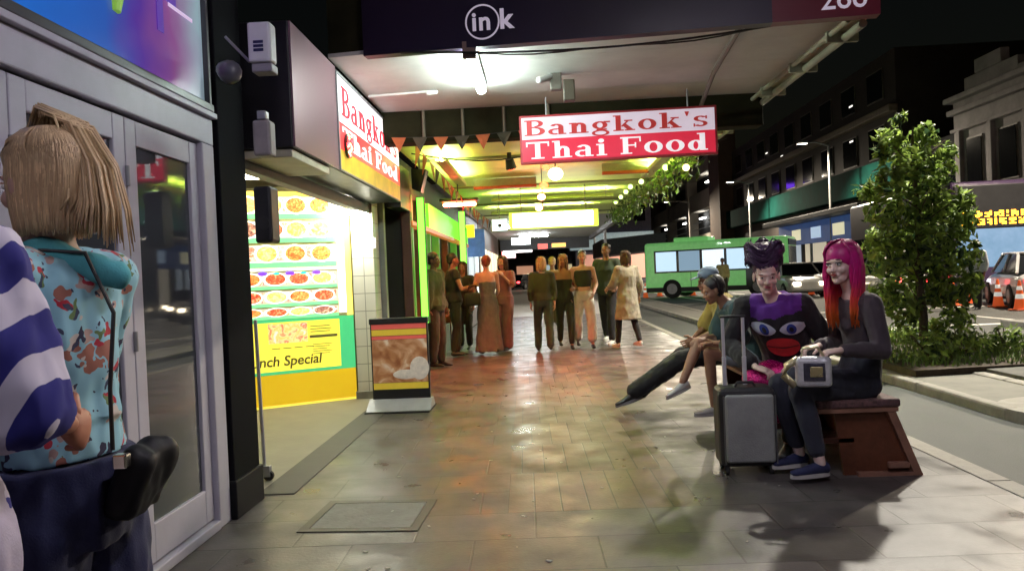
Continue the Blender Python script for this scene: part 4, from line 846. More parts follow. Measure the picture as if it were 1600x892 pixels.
# ================================================================== vehicles
def car(name, label, cat, loc, rz, paint, L_=4.2, W_=1.75, H_=1.45, tail=0.6, head=0.0, group='cars on the road', taxi=False):
    t = thing(name, label, cat, loc, rz, group); M = WM[t.name]; h = W_/2
    # rounded sections along the car, front towards +x
    st = [(-L_/2,.42,.72,.8),(-L_/2+.04,.3,.84,.9),(-L_/2+.16,.22,.93,.97),(-L_/2+.7,.2,.965,1),(0,.2,.97,1),(L_/2-1.2,.2,.95,1),(L_/2-.7,.2,.88,.985),(L_/2-.3,.22,.78,.95),(L_/2-.06,.28,.68,.86),(L_/2,.36,.6,.78)]
    q = MB(); nr = 20; rings_ = []
    for (x, z0, z1, hw) in st:
        rg = []
        for i_ in range(nr):
            a_ = 2*math.pi*i_/nr; cc, ss = math.cos(a_), math.sin(a_)
            rg.append(M @ Vector((x, h*hw*math.copysign(abs(cc)**.4, cc), (z0+z1)/2+(z1-z0)/2*math.copysign(abs(ss)**.5, ss))))
        rings_.append(rg)
    q.add([v for rg in rings_ for v in rg], [(i_*nr+j_, i_*nr+(j_+1) % nr, (i_+1)*nr+(j_+1) % nr, (i_+1)*nr+j_) for i_ in range(len(st)-1) for j_ in range(nr)]+[tuple(range(nr)), tuple(range((len(st)-1)*nr, len(st)*nr))])
    q.build('body', paint, t)
    q = MB(); a, b_, c, d = -L_/2+.2, -L_/2+.75, .35, L_/2-1.15
    low_ = [(a,-h*.92,.94),(d,-h*.92,.94),(d,h*.92,.94),(a,h*.92,.94)]; top = [(b_,-h*.72,H_),(c,-h*.72,H_),(c,h*.72,H_),(b_,h*.72,H_)]
    q.add([M @ Vector(v) for v in low_+top], [(0,1,5,4),(1,2,6,5),(2,3,7,6),(3,0,4,7),(4,5,6,7)]); q.build('cabin_glass', mat('car_glass', (.012,.014,.018), .06, var=0), t)
    q = MB(); q.bbox((b_-.05,-h*.74,H_-.03),(c+.05,h*.74,H_+.035),.03,M)
    for s_ in (-1,1):
        q.tube([M @ Vector((a,s_*h*.93,.93)), M @ Vector((b_,s_*h*.74,H_))], .035, 6); q.tube([M @ Vector((d,s_*h*.93,.93)), M @ Vector((c,s_*h*.74,H_))], .03, 6); q.tube([M @ Vector(((a+d)/2,s_*h*.94,.93)), M @ Vector(((b_+c)/2,s_*h*.745,H_))], .03, 6)
    q.build('roof', paint, t)
    for sx in (-1,1):
        for sy in (-1,1):
            c0 = Vector((sx*L_*.31, sy*(h-.1), .32)); wq = MB(); wq.cyl(M @ (c0-Vector((0,.1,0))), M @ (c0+Vector((0,.115,0))), .32, .32, 20); w_ = wq.build('wheel', RUBBER, t)
            wq = MB(); wq.cyl(M @ (c0-Vector((0,.12,0))), M @ (c0+Vector((0,.13,0))), .19, .19, 14); wq.build('rim', GREYM, w_)
    for s_ in (-1,1):
        q = MB(); q.bbox((-L_/2-.02,s_*h*.62-.16,.62),(-L_/2+.06,s_*h*.62+.16,.8),.02,M); q.build('tail_light', glow('tail_red', (1,.05,.06), 5) if tail else mat('tail_off', (.3,.01,.01), .3, var=0), t)
        q = MB(); q.bbox((L_/2-.1,s_*h*.6-.15,.5),(L_/2+.02,s_*h*.6+.15,.66),.03,M); q.build('headlight', glow('head_warm', (1,.82,.55), 14) if head else mat('head_off', (.5,.5,.5), .2, var=0), t)
    q = MB(); q.bbox((-L_/2-.012,-.26,.42),(-L_/2+.0,.26,.53),.004,M); q.build('number_plate', WHITE, t)
    return t
SIL = mat('silver_paint', (.5,.5,.52), .35, coat=.3, var=.0); CW = mat('white_car_paint', (.62,.62,.6), .25, coat=.6, var=.04);
CBK = mat('dark_car_paint', (.03,.03,.035), .2, coat=.7, var=.04); CRD = mat('red_car_paint', (.3,.02,.02), .25, coat=.6, var=.04)
car('parked_car', 'silver hatchback with red tail lights stopped by the cones right of the tree', 'car', (13.7, 21.0, -.1), R(70), SIL)
car('parked_car', 'dark car just behind the silver hatchback', 'car', (16.9, 23.0, -.1), R(80), CBK)
car('oncoming_car', 'white car coming with headlights lit behind the purple-haired person', 'car', (11.2, 33.0, -.1), R(-92), CW, tail=0, head=1)
car('oncoming_car', 'second oncoming car with headlights just behind the first', 'car', (13.6, 36.5, -.1), R(-95), SIL, tail=0, head=1)
car('oncoming_car', 'oncoming car with headlights nearest the dark bus left of the tree', 'car', (16.0, 41, -.1), R(-90), CBK, tail=0, head=1)
car('parked_car', 'pale van-like car with tail lights seen through the tree', 'car', (12.9, 27.5, -.1), R(82), CW, H_=1.7)
car('distant_car', 'distant white car with headlights on beyond the cones', 'car', (14.4, 50, -.1), R(-90), CW, tail=0, head=1)
car('distant_car', 'red car seen between the legs of the walking group', 'car', (2.2, 66, 0), R(10), CRD, head=0)
car('distant_car', 'white car with red tail lights beyond the walking group', 'car', (8.0, 70, -.1), R(88), CW)
car('distant_car', 'dark car with red tail lights at the far end of the footpath', 'car', (-1.6, 74, 0), R(60), CBK)
def bus(label, loc, rz, paint, L_=9.0, H_=2.95, W_=2.5, led=None, lit=None, group='buses on the road'):
    t = thing('bus', label, 'bus', loc, rz, group); M = WM[t.name]; h = W_/2
    q = MB(); q.bbox((-L_/2,-h,.3),(L_/2,h,H_),.14,M,3); q.build('body', paint, t)
    gl = mat('bus_glass', (.015,.02,.025), .08, var=0)
    for s_ in (-1,1):
        q = MB(); q.bbox((-L_/2+.5,s_*h-.012,1.25),(L_/2-.9,s_*h+.012,2.35),.01,M); w_ = q.build('window_band', gl, t)
        if lit:
            n = int((L_-1.6)/1.15)
            for i in range(n):
                x = -L_/2+.6+i*1.15; q = MB(); a, b_ = sorted((s_*(h+.014), s_*(h+.02))); q.box((x,a,1.33),(x+1.02,b_,2.28),M); q.build('lit_pane', lit[i % len(lit)], w_)
    q = MB(); q.bbox((-L_/2+.05,-h-.006,.32),(L_/2-.05,h+.006,.55),.01,M); q.build('skirt', mat('bus_skirt', (.03,.03,.03), .6), t)
    q = MB(); q.bbox((-L_*.3,-h*.6,H_-.02),(-L_*.05,h*.6,H_+.22),.06,M); q.build('roof_unit', paint, t)
    for s_ in (-1,1):
        for x in (-L_*.16, L_*.06, L_*.36):
            q = MB(); q.box((x-.012,s_*h-.006,.56),(x+.012,s_*h+.006,1.24),M); q.build('panel_joint', mat('joint_dark', (.02,.03,.02), .7), t)
    q = MB(); q.bbox((L_*.22,-h-.015,.5),(L_*.22+1.0,-h+.01,2.4),.01,M); q.build('door', gl if False else mat('bus_door', (.02,.03,.03), .1, var=0), t)
    q = MB(); q.bbox((L_/2-.03,-h+.12,1.05),(L_/2+.015,h-.12,2.3),.02,M); q.build('windscreen', led['screen'] if led else gl, t)
    q = MB(); q.bbox((L_/2-.05,-h+.1,2.32),(L_/2+.03,h-.1,H_-.14),.02,M); dp = q.build('destination_box', BLACK, t)
    if led:
        q = MB(); cols = 46; rws = 14; r5 = random.Random(2)
        zc0 = 2.4
        for line, s in ((0,'11101110101111011101110100111'),(1,'01110111011101011011101101110')):
            for i, ch in enumerate(s):
                for rr_ in range(4):
                    if ch == '1' and (r5.random() < .8): y_ = h-.2-i*.074; z_ = zc0+(.27 if line == 0 else .02)+rr_*.052; q.box((L_/2+.031,y_-.034,z_),(L_/2+.036,y_+.034,z_+.042),M)
        q.build('led_display', glow('led_amber', (1,.36,.02), 5), dp)
    for s_ in (-1,1):
        q = MB(); q.bbox((L_/2-.02,s_*(h-.35)-.16,.55),(L_/2+.03,s_*(h-.35)+.16,.75),.02,M); q.build('headlight', glow('bus_head', (.9,.9,1), 5) if led else mat('head_off', (.5,.5,.5), .2, var=0), t)
        for x in (-L_*.3, L_*.3):
            c0 = Vector((x, s_*(h-.13), .47)); wq = MB(); wq.cyl(M @ (c0-Vector((0,.14,0))), M @ (c0+Vector((0,.14,0))), .46, .46, 22); w_ = wq.build('wheel', RUBBER, t)
            wq = MB(); wq.cyl(M @ (c0-Vector((0,.15,0))), M @ (c0+Vector((0,.15,0))), .26, .26, 16); wq.build('rim', GREYM, w_)
    return t
lp = [glow('bus_lit_a', (.45,.62,.75), .8), glow('bus_lit_b', (.25,.38,.5), .5), glow('bus_lit_c', (.6,.72,.8), .95)]
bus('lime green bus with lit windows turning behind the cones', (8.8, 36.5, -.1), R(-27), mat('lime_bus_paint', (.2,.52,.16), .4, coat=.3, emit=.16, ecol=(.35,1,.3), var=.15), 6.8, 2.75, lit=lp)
scr = mat('bus_screen', (.05,.06,.1), .1, emit=.4, ecol=(.3,.55,.8), var=.5, vs=2)
bus('dark bus with an amber destination display at the right edge of the picture', (14.9, 28.9, -.1), R(-93), mat('dark_bus_paint', (.05,.03,.07), .3, coat=.5, var=.1), 9, 3.85, led={'screen': scr})
# ================================================================== cones
def cone(loc, label):
    t = thing('traffic_cone', label, 'traffic cone', loc, 0, 'orange traffic cones along the roadworks'); M = WM[t.name]
    q = MB(); q.bbox((-.19,-.19,0),(.19,.19,.04),.015,M); q.build('base', mat('cone_base', (.6,.1,.03), .6, var=.1), t)
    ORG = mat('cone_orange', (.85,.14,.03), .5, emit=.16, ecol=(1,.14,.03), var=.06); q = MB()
    q.loft([(M @ Vector((0,0,z)), r, r, (1,0,0), (0,0,1)) for z, r in ((.04,.145),(.1,.13),(.75,.028),(.77,.02))], 20); q.build('body', ORG, t, smooth=False)
    for z0, z1 in ((.3,.42),(.52,.62)):
        r = lambda z: .13-(z-.1)*(.102/.65)+.004
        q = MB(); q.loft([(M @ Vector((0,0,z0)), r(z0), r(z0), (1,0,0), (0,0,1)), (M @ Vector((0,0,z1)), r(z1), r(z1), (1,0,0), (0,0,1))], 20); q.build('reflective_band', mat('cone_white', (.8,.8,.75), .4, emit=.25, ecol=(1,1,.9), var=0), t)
    return t
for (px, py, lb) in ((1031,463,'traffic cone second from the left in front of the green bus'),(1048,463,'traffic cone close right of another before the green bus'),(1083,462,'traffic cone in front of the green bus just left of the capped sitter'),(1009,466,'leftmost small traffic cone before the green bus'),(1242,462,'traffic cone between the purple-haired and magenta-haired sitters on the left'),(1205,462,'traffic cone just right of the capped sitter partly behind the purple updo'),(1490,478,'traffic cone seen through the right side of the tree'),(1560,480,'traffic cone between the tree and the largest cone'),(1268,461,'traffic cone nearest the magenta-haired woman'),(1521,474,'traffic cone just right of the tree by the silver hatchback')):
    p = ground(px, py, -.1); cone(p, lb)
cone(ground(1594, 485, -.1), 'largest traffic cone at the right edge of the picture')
# ================================================================== tree and planting on the island
def foliage(name, mats_, parent, blobs, n, leaf, seed, mi=None):
    rr = random.Random(seed); q = MB()
    tot = sum(b[3]**2 for b in blobs)
    for (x,y,z,r) in blobs:
        k = int(n*r*r/tot)
        for i in range(k):
            d = Vector((rr.gauss(0,1), rr.gauss(0,1), rr.gauss(0,1))).normalized()*r*(.35+.75*rr.random()**.6)
            c = Vector((x,y,z))+d*1.0; s_ = leaf*rr.uniform(.45,1.7)
            nrm = (d.normalized()+Vector((rr.gauss(0,.6),rr.gauss(0,.6),rr.gauss(0,.6)+.3))).normalized()
            M = Matrix.Translation(c) @ nrm.to_track_quat('Z','Y').to_matrix().to_4x4() @ Matrix.Rotation(rr.uniform(0,6.28),4,'Z')
            q.mi = 0 if rr.random() < .6 else (1 if rr.random() < .6 else 2)
            q.add([M @ Vector(p) for p in ((-s_,0,-.12*s_),(-.2*s_,-s_*.42,0),(s_,0,-.2*s_),(-.2*s_,s_*.42,0),)], [(0,1,2,3)])
    return q.build(name, mats_, parent, fixn=False)
lamp_post(17.4, 20, 8.3, -1.8, 'street lamp on the far footpath in front of the old grey building', 6, 7000)  # added outside the view so the old grey building is lit
def leafy(m):
    n = m.node_tree; b = n.nodes["Principled BSDF"]; o = [x for x in n.nodes if x.type == 'OUTPUT_MATERIAL'][0]
    tr = n.nodes.new("ShaderNodeBsdfTranslucent"); mx_ = n.nodes.new("ShaderNodeMixShader"); mx_.inputs[0].default_value = .4
    n.links.new(b.inputs["Base Color"].links[0].from_socket, tr.inputs[0]); n.links.new(b.outputs[0], mx_.inputs[1]); n.links.new(tr.outputs[0], mx_.inputs[2]); n.links.new(mx_.outputs[0], o.inputs[0]); return m
LF = [mat('leaf_mid', (.16,.24,.055), .5, var=.3, vs=2), mat('leaf_light', (.32,.44,.09), .45, var=.3, vs=2), mat('leaf_dark', (.03,.06,.024), .5, var=.3, vs=2)]
TB_ = Vector((5.0, 9.9, .06))
t = thing('street_tree', 'young leafy street tree on the planted island left of the silver hatchback', 'tree', TB_)
BK = mat('bark', (.09,.065,.045), .9, var=.4, vs=12, bump=.5, bs=30)
q = MB(); q.tube([TB_+Vector(v) for v in ((0,0,0),(.02,0,.5),(-.02,.02,1.1),(.0,0,1.8),(-.05,0,2.6),(-.03,0,3.0))], [.06,.052,.045,.038,.022,.01], 9)
rr = random.Random(4)
for i in range(22):
    z = rr.uniform(.5,2.6); a = rr.uniform(0,6.28); L_ = rr.uniform(.3,.62)*(1.1 if z < 1.8 else .7)
    q.tube([TB_+Vector((0,0,z)), TB_+Vector((L_*.5*math.cos(a),L_*.5*math.sin(a),z+L_*.4)), TB_+Vector((L_*math.cos(a),L_*math.sin(a),z+L_*.75))], [.014,.009,.004], 5)
q.build('trunk', BK, t)
def PX(px, py, Y=9.9): v = at(px, py, Y); return v
bl = []
for (px,py,r,dy) in ((1404,186,.1,0),(1393,222,.2,.0),(1445,212,.17,.1),(1425,255,.26,0),(1388,280,.22,-.2),(1465,268,.22,.2),(1432,318,.34,.1),(1385,335,.26,-.2),(1480,325,.3,.2),(1345,300,.11,0),(1362,300,.12,0),(1505,345,.2,.3),
                  (1440,385,.4,0),(1388,400,.3,-.3),(1492,395,.32,.2),(1430,448,.36,.2),(1485,452,.28,-.2),(1382,462,.22,.1),(1415,490,.2,-.2),(1495,498,.2,0),(1515,440,.16,.1),(1462,515,.16,.2),(1505,530,.12,0),(1378,240,.12,0),(1480,235,.13,0),(1510,310,.1,0),(1372,380,.2,.2)):
    v = PX(px, py, 9.9+dy); bl.append((v.x, v.y, v.z, r))
[leafy(m_) for m_ in LF]
foliage('crown', LF, t, bl, 4900, .058, 3)
rr = random.Random(9)
for i, (x, y, r, lb) in enumerate(((4.6,9.0,.3,'low green shrub at the foot of the tree, nearest the camera'),(5.2,9.3,.32,'low shrub at the right foot of the tree'),(4.5,10.4,.26,'low shrub behind the tree on the left'),(5.9,9.6,.24,'small dark shrub at the right end of the planted bed'),(5.5,11.2,.3,'shrub furthest back in the planted bed'))):
    t = thing('shrub', lb, 'shrub', (x,y,.08), 0, 'low shrubs in the planted bed')
    foliage('foliage', LF, t, [(x,y,.26,r*.8),(x+.12,y,.2,r*.7),(x-.15,y+.1,.2,r*.6),(x,y-.1,.3,r*.45)], 330, .04, 20+i)
    q = MB()
    for k in range(5): q.tube([(x+rr.uniform(-.05,.05),y,.12),(x+rr.uniform(-.2,.2),y+rr.uniform(-.15,.15),.4)], .006, 5)
    q.build('stem', BK, t)
g = MB(); 
for i in range(2600):
    x = rr.uniform(4.15,6.5); y = rr.uniform(8.5,12.9); hgt_ = rr.uniform(.04,.16); a = rr.uniform(0,6.28); dx, dy = .012*math.cos(a), .012*math.sin(a)
    g.add([(x-dx,y-dy,.08),(x+dx,y+dy,.08),(x+rr.uniform(-.05,.05),y+rr.uniform(-.05,.05),.08+hgt_)], [(0,1,2)])
tag(g.build('ground_cover', mat('grass_blade', (.1,.17,.03), .6, var=.4, vs=3), fixn=False), 'short green ground cover in the planted island bed', 'ground cover', kind='stuff')
# ================================================================== people
def V(*a): return Vector(a)
def remeshed(mb, vox, it=4, wr=0.0, ws=14, seed=0):
    """one continuous surface over the lofted volumes"""
    me = mb.mesh("tmp", []); bm = bmesh.new(); bm.from_mesh(me); bmesh.ops.recalc_face_normals(bm, faces=bm.faces[:]); bm.to_mesh(me); bm.free()
    o = bpy.data.objects.new("tmp", me); C.objects.link(o)
    m = o.modifiers.new("r", 'REMESH'); m.mode = 'VOXEL'; m.voxel_size = vox
    s = o.modifiers.new("s", 'SMOOTH'); s.iterations = it; s.factor = .5
    dg = bpy.context.evaluated_depsgraph_get(); dg.update(); r = bpy.data.meshes.new_from_object(o.evaluated_get(dg))
    out = MB(); nm = [v.normal.copy() for v in r.vertices]
    vs = [v.co.copy() for v in r.vertices]
    if wr:
        for i, v in enumerate(vs):
            p = Vector((v.x*ws+seed, v.y*ws, v.z*ws*.55)); vs[i] = v + nm[i]*wr*(noise.noise(p)+.5*noise.noise(p*2.3))
    out.add(vs, [list(p.vertices) for p in r.polygons])
    bpy.data.objects.remove(o); bpy.data.meshes.remove(r); bpy.data.meshes.remove(me)
    return out
def skin(name, c):
    m = mat(name, c, .5, var=.1, vs=18, spec=.4)
    b = m.node_tree.nodes["Principled BSDF"]; b.inputs["Subsurface Weight"].default_value = .08; b.inputs["Subsurface Radius"].default_value = (.02,.008,.005); b.inputs["Subsurface Scale"].default_value = .5
    return m
def hand(mb, w, d, pn, curl=25, side=1, k=1.0, spread=1.0):
    """w wrist, d along the hand, pn palm normal, side +1/-1 which edge the thumb is on"""
    d = Vector(d).normalized(); pn = Vector(pn); pn = (pn-d*pn.dot(d)).normalized(); s = d.cross(pn).normalized()*side
    e = w+d*.085*k
    mb.loft([(w-d*.01*k, .022*k, .017*k, s, d), (w+d*.03*k, .036*k, .016*k, s, d), (w+d*.07*k, .041*k, .015*k, s, d), (e+d*.006*k, .037*k, .011*k, s, d)], 12)
    for i, (L_, off) in enumerate(((.070,.030),(.080,.010),(.074,-.010),(.058,-.029))):
        b = e-d*.006*k+s*off*k; c = R(curl*(1+.12*i)); dr = (d+s*(off*1.6*spread)).normalized(); p = b; pts = [p]
        for j, f in enumerate((.42,.32,.26)):
            a = c*(j+.6); dd = (dr*math.cos(a)+pn*math.sin(a)).normalized(); p = p+dd*L_*f*k; pts.append(p)
        r = .0088*k
        for j in range(3): mb.cap(pts[j], pts[j+1], r*(1-.08*j), r*(1-.08*(j+1)), 8, rings=2)
    b = w+d*.022*k+s*.028*k; m_ = b+(d*.6+s*.75+pn*.35).normalized()*.042*k; t_ = m_+(d*.85+s*.25+pn*.45).normalized()*.034*k
    mb.cap(b, m_, .013*k, .0105*k, 8, rings=2); mb.cap(m_, t_, .0105*k, .0088*k, 8, rings=2)
def head_frame(c, f, u=(0,0,1)):
    f = Vector(f).normalized(); u = Vector(u); r = f.cross(u).normalized(); u = r.cross(f).normalized()
    return Matrix([[r.x,f.x,u.x,c[0]],[r.y,f.y,u.y,c[1]],[r.z,f.z,u.z,c[2]],[0,0,0,1]])
def head_vol(mb, H, k=1.0):
    K = H @ Matrix.Scale(k, 4)
    def e(c, r): mb.ell(K @ Vector(c), [x*k for x in r], H, 16, 11)
    e((0,-.012,.035),(.073,.092,.08)); e((0,.018,-.018),(.06,.07,.082)); e((0,.034,-.076),(.043,.044,.034)); e((0,.066,-.094),(.02,.018,.017))
    e((0,.074,.02),(.05,.018,.012)); e((.034,.058,-.028),(.024,.026,.024)); e((-.034,.058,-.028),(.024,.026,.024)); e((0,.078,-.058),(.026,.015,.014))
    mb.cap(K @ V(0,.082,.004), K @ V(0,.101,-.03), .0085*k, .0125*k, 10); e((.012,.09,-.034),(.009,.01,.007)); e((-.012,.09,-.034),(.009,.01,.007))
    for s in (-1,1): e((s*.075,-.004,-.008),(.009,.018,.03))
def face_feat(mb, H, k=1.0, makeup=0):
    """material slots: 1 white, 2 iris/dark, 3 lips, 4 brow"""
    K = H @ Matrix.Scale(k, 4)
    def e(c, r, mi): mb.mat(mi); mb.ell(K @ Vector(c), [x*k for x in r], H, 12, 8)
    for s in (-1,1):
        e((s*.03,.0795,.002),(.0135,.009,.0068 if not makeup else .0085),1); e((s*.03,.0866,.002),(.0055,.0035,.0056),2)
        e((s*.03,.083,.0098 if not makeup else .0115),(.016 if not makeup else .02,.0075,.0028 if not makeup else .0045),2 if makeup else 0)
        e((s*.032,.0825,.0225 if not makeup else .03),(.018,.007,.0032),4)
        if makeup: e((s*.048,.073,.012),(.008,.006,.003),2)
    e((0,.0905,-.0535),(.019 if not makeup else .023,.0065,.0042 if not makeup else .0058),3); e((0,.0895,-.0615),(.017 if not makeup else .02,.0075,.0052 if not makeup else .0068),3)
    mb.mat(0)
def spine(J, k, hipw=1.0, g=1.0):
    pe, wa, ch, nk = J['pelvis'], J['waist'], J['chest'], J['neck']; s = J['side']
    up0 = (wa-pe).normalized(); up1 = (ch-wa).normalized(); up2 = (nk-ch).normalized()
    return [(pe-up0*.09*k, .12*k*hipw, .1*k, s, up0), (pe, .165*k*hipw*g, .115*k*g, s, up0), (pe.lerp(wa,.55), .15*k*g, .105*k*g, s, up0), (wa, .125*k*g, .092*k*g, s, (up0+up1)), (ch-up1*.06*k, .145*k*g, .108*k*g, s, up1),
            (ch, .155*k*g, .115*k*g, s, up2), (ch.lerp(nk,.55), .15*k, .095*k, s, up2), (ch.lerp(nk,.85), .1*k, .07*k, s, up2), (nk, .06*k, .058*k, s, up2)]
def body_vol(mb, J, k, hipw=1, g=1.0, bust=0):
    mb.loft(spine(J, k, hipw, g), 18)
    mb.cap(J['neck']-(J['neck']-J['chest']).normalized()*.02, J['head']-(J['head']-J['neck']).normalized()*.07*k, .056*k, .05*k, 12)
    if bust:
        for s in (-1,1): mb.ell(J['chest']+J['side']*s*.065*k+J['fwd']*.085*k-V(0,0,.02), (.055*k*bust,)*3)
    for i in (0,1):
        sh, el, ha = J['sh'][i], J['el'][i], J['ha'][i]
        mb.cap(J['chest'].lerp(J['neck'],.62), sh, .06*k, .052*k, 12); mb.cap(sh, el, .05*k*g, .038*k, 12); mb.cap(el, el.lerp(ha,.35), .038*k, .036*k, 12); mb.cap(el.lerp(ha,.35), ha, .036*k, .022*k, 12)
        hp, kn, an = J['hip'][i], J['kn'][i], J['an'][i]
        mb.cap(hp, kn, .082*k*g, .053*k, 14); mb.cap(kn, kn.lerp(an,.35), .05*k, .052*k, 14); mb.cap(kn.lerp(an,.35), an, .052*k, .033*k, 14)
def feet_vol(mb, J, k):
    for i in (0,1):
        an, to = J['an'][i], J['toe'][i]; f = (to-an); f = Vector((f.x,f.y,0)).normalized() if J.get('flat', True) else f.normalized()
        u = J['up'][i] if 'up' in J else V(0,0,1); base = an-u*.075*k
        mb.cap(an, base+u*.045*k-f*.012*k, .03*k, .028*k, 10); mb.cap(base+u*.04*k, base+f*.13*k+u*.024*k, .028*k, .017*k, 10)
def top_vol(mb, J, k, e, i0, i1, sleeve, hipw=1, g=1.0, sl_e=None, bust=0):
    S = spine(J, k, hipw, g)[i0:i1+1]; mb.loft([(c, a+e, b+e, s, n) for c, a, b, s, n in S], 20)
    if bust:
        for s in (-1,1): mb.ell(J['chest']+J['side']*s*.065*k+J['fwd']*.085*k-V(0,0,.02), (.055*k*bust+e,)*3)
    sl_e = sl_e if sl_e is not None else e
    for i in (0,1):
        if sleeve <= 0: continue
        sh, el, ha = J['sh'][i], J['el'][i], J['ha'][i]
        mb.cap(J['chest'].lerp(J['neck'],.6), sh, .062*k+e*.6, .052*k+e, 12)
        if sleeve <= 1: mb.cap(sh, sh.lerp(el,sleeve), .05*k+sl_e, .045*k+sl_e*1.5, 12)
        else:
            mb.cap(sh, el, .05*k+sl_e, .04*k+sl_e, 12); mb.cap(el, el.lerp(ha,sleeve-1), .04*k+sl_e, .028*k+sl_e, 12)
def pants_vol(mb, J, k, e, frac, hipw=1, g=1.0, flare=0.0):
    S = spine(J, k, hipw, g)[0:3]; mb.loft([(c, a+e, b+e, s, n) for c, a, b, s, n in S], 20)
    for i in (0,1):
        hp, kn, an = J['hip'][i], J['kn'][i], J['an'][i]
        if frac <= 1: mb.cap(hp, hp.lerp(kn,frac), .085*k+e, .066*k+e, 14)
        else:
            f = frac-1; mb.cap(hp, kn, .085*k+e, .056*k+e+flare*.5, 14); mb.cap(kn, kn.lerp(an,f*.4), .054*k+e+flare*.5, .054*k+e+flare*.7, 14); mb.cap(kn.lerp(an,f*.4), kn.lerp(an,f), .054*k+e+flare*.7, .04*k+e+flare, 14)
def shoe(J, i, k, mats_, parent, vox=.008, nm='shoe', solec=None, h=.03):
    an, to = J['an'][i], J['toe'][i]; f = (to-an); f = Vector((f.x,f.y,0)).normalized() if J.get('flat', True) else (to-an).normalized()
    u = J['up'][i] if 'up' in J else V(0,0,1); s = f.cross(u).normalized()
    base = an-u*.075*k; q = MB()
    q.loft([(base-f*.055*k+u*.045*k,.018*k,.022*k,s,f),(base-f*.045*k+u*.045*k,.03*k,.034*k,s,f),(base+u*.045*k,.034*k,.042*k,s,f),(base+f*.06*k+u*.038*k,.036*k,.034*k,s,f),(base+f*.12*k+u*.03*k,.041*k,.024*k,s,f),(base+f*.17*k+u*.026*k,.036*k,.018*k,s,f),(base+f*.19*k+u*.024*k,.02*k,.012*k,s,f)], 14)
    o = remeshed(q, vox, 2).build(nm, mats_[0], parent, smooth=True)
    if solec:
        q = MB(); out = []
        for a in range(22):
            t = 2*math.pi*a/22; L_ = .128*k; c = base+f*.068*k; wv = (.036+.008*math.cos(t))*k; out.append(c+f*L_*math.cos(t)+s*wv*math.sin(t)-u*.005*k)
        q.prism(out, u*.024*k); q.build('sole', solec, o)
    return o
def strands(H, k, n, length, mats_, seed=0, r=.006, tuck=.0, front=50, puff=1.0, back_only=False, wave=.006, tip=.3, down=V(0,0,-1), topcap=True, scat=0.01, drift=V(0,0,0)):
    """hair: a scalp shell and n tapered locks combed from the crown and falling"""
    rr = random.Random(seed); q = MB()
    K = H @ Matrix.Scale(k, 4)
    if topcap:
        q.ell(K @ V(0,-.022,.045), [x*k*puff for x in (.079,.092,.082)], H, 20, 12)
    a_, b_, c_ = .083*puff, .1*puff, .089*puff
    for i in range(n):
        az = rr.uniform(front, 360-front); 
        if back_only: az = rr.uniform(95, 265)
        azr = R(az); x0 = math.sin(azr); y0 = math.cos(azr); pts = []
        th_end = R(rr.uniform(88,100))
        for j in range(5):
            th = R(6)+(th_end-R(6))*j/4
            # near the face the lock starts at the parting and sweeps sideways
            yy = y0*math.sin(th)+(.45*(1-j/4)*math.sin(th) if az < 110 or az > 250 else 0)
            p = V(x0*a_*math.sin(th), -.02+yy*b_*.95, .045+c_*math.cos(th)); pts.append(K @ (p*(1+rr.uniform(-scat,scat))))
        L_ = length*rr.uniform(.8,1.06); p = pts[-1]; nn = 5; ph = rr.uniform(0,6)
        outw = (H.to_3x3() @ V(x0,y0,0)); 
        for j in range(1, nn+1):
            f = j/nn; pts.append(p+down*L_*f - outw*tuck*f*f + H.to_3x3() @ V(wave*math.sin(ph+f*5), wave*math.cos(ph+f*4), 0) + drift*f*f)
        rad = [r*.5*k]+[r*k]*(len(pts)-4)+[r*k*.9, r*k*.65, r*k*tip]
        q.mi = rr.choice([0,0,1]) if len(mats_) > 1 else 0
        q.tube(pts, rad, 5)
    return q
HB_BLOND = mat('hair_dark_blond', (.5,.34,.19), .5, var=.2, vs=12); HB_BLOND2 = mat('hair_light_blond', (.66,.48,.27), .5, var=.3, vs=30)
H_BROWN = mat('hair_brown', (.06,.028,.016), .5, var=.3, vs=30); H_BLACK = mat('hair_black', (.015,.012,.014), .45, var=.3, vs=30)
EYEW = mat('eye_white', (.7,.68,.66), .2, var=0); IRIS = mat('iris_dark', (.02,.012,.01), .2, var=0); BROW = mat('brow_dark', (.03,.018,.012), .7, var=0)
def stand(x, y, hgt=1.68, face=0.0, stride=.0, arms=None, lean=0.0, stance=.09):
    """joints of a standing or walking figure; face: heading in degrees, 0 = away from camera (+y), 180 = towards it"""
    k = hgt/1.75; a = R(face); f = V(-math.sin(a), math.cos(a), 0); r = V(f.y, -f.x, 0)
    B = V(x, y, 0)
    def L(rx, fy, z): return B + r*rx*k + f*fy*k + V(0,0,z*k)
    J = dict(side=r, fwd=f, pelvis=L(0,0,.95), waist=L(0,lean*.3,1.1), chest=L(0,lean*.7,1.3), neck=L(0,lean,1.485), head=L(0,lean+.02,1.635), hf=f)
    J['sh'] = (L(-.175,lean*.9,1.42), L(.175,lean*.9,1.42))
    ar = arms or (((-.22,-.03,1.13),(-.22,.06,.9)), ((.22,.03,1.13),(.22,-.0,.9)))
    J['el'] = tuple(L(*ar[i][0]) for i in (0,1)); J['ha'] = tuple(L(*ar[i][1]) for i in (0,1))
    J['hip'] = (L(-.085,0,.9), L(.085,0,.9)); st = stride/2
    J['kn'] = (L(-stance, st*.6+.03, .5), L(stance, -st*.5+.04, .5+(.0)))
    J['an'] = (L(-stance, st, .085), L(stance, -st, .085+max(0,st*.25)))
    J['toe'] = (L(-stance, st+.14, .035), L(stance, -st+.13, .03))
    return J, k
LIPS = {}
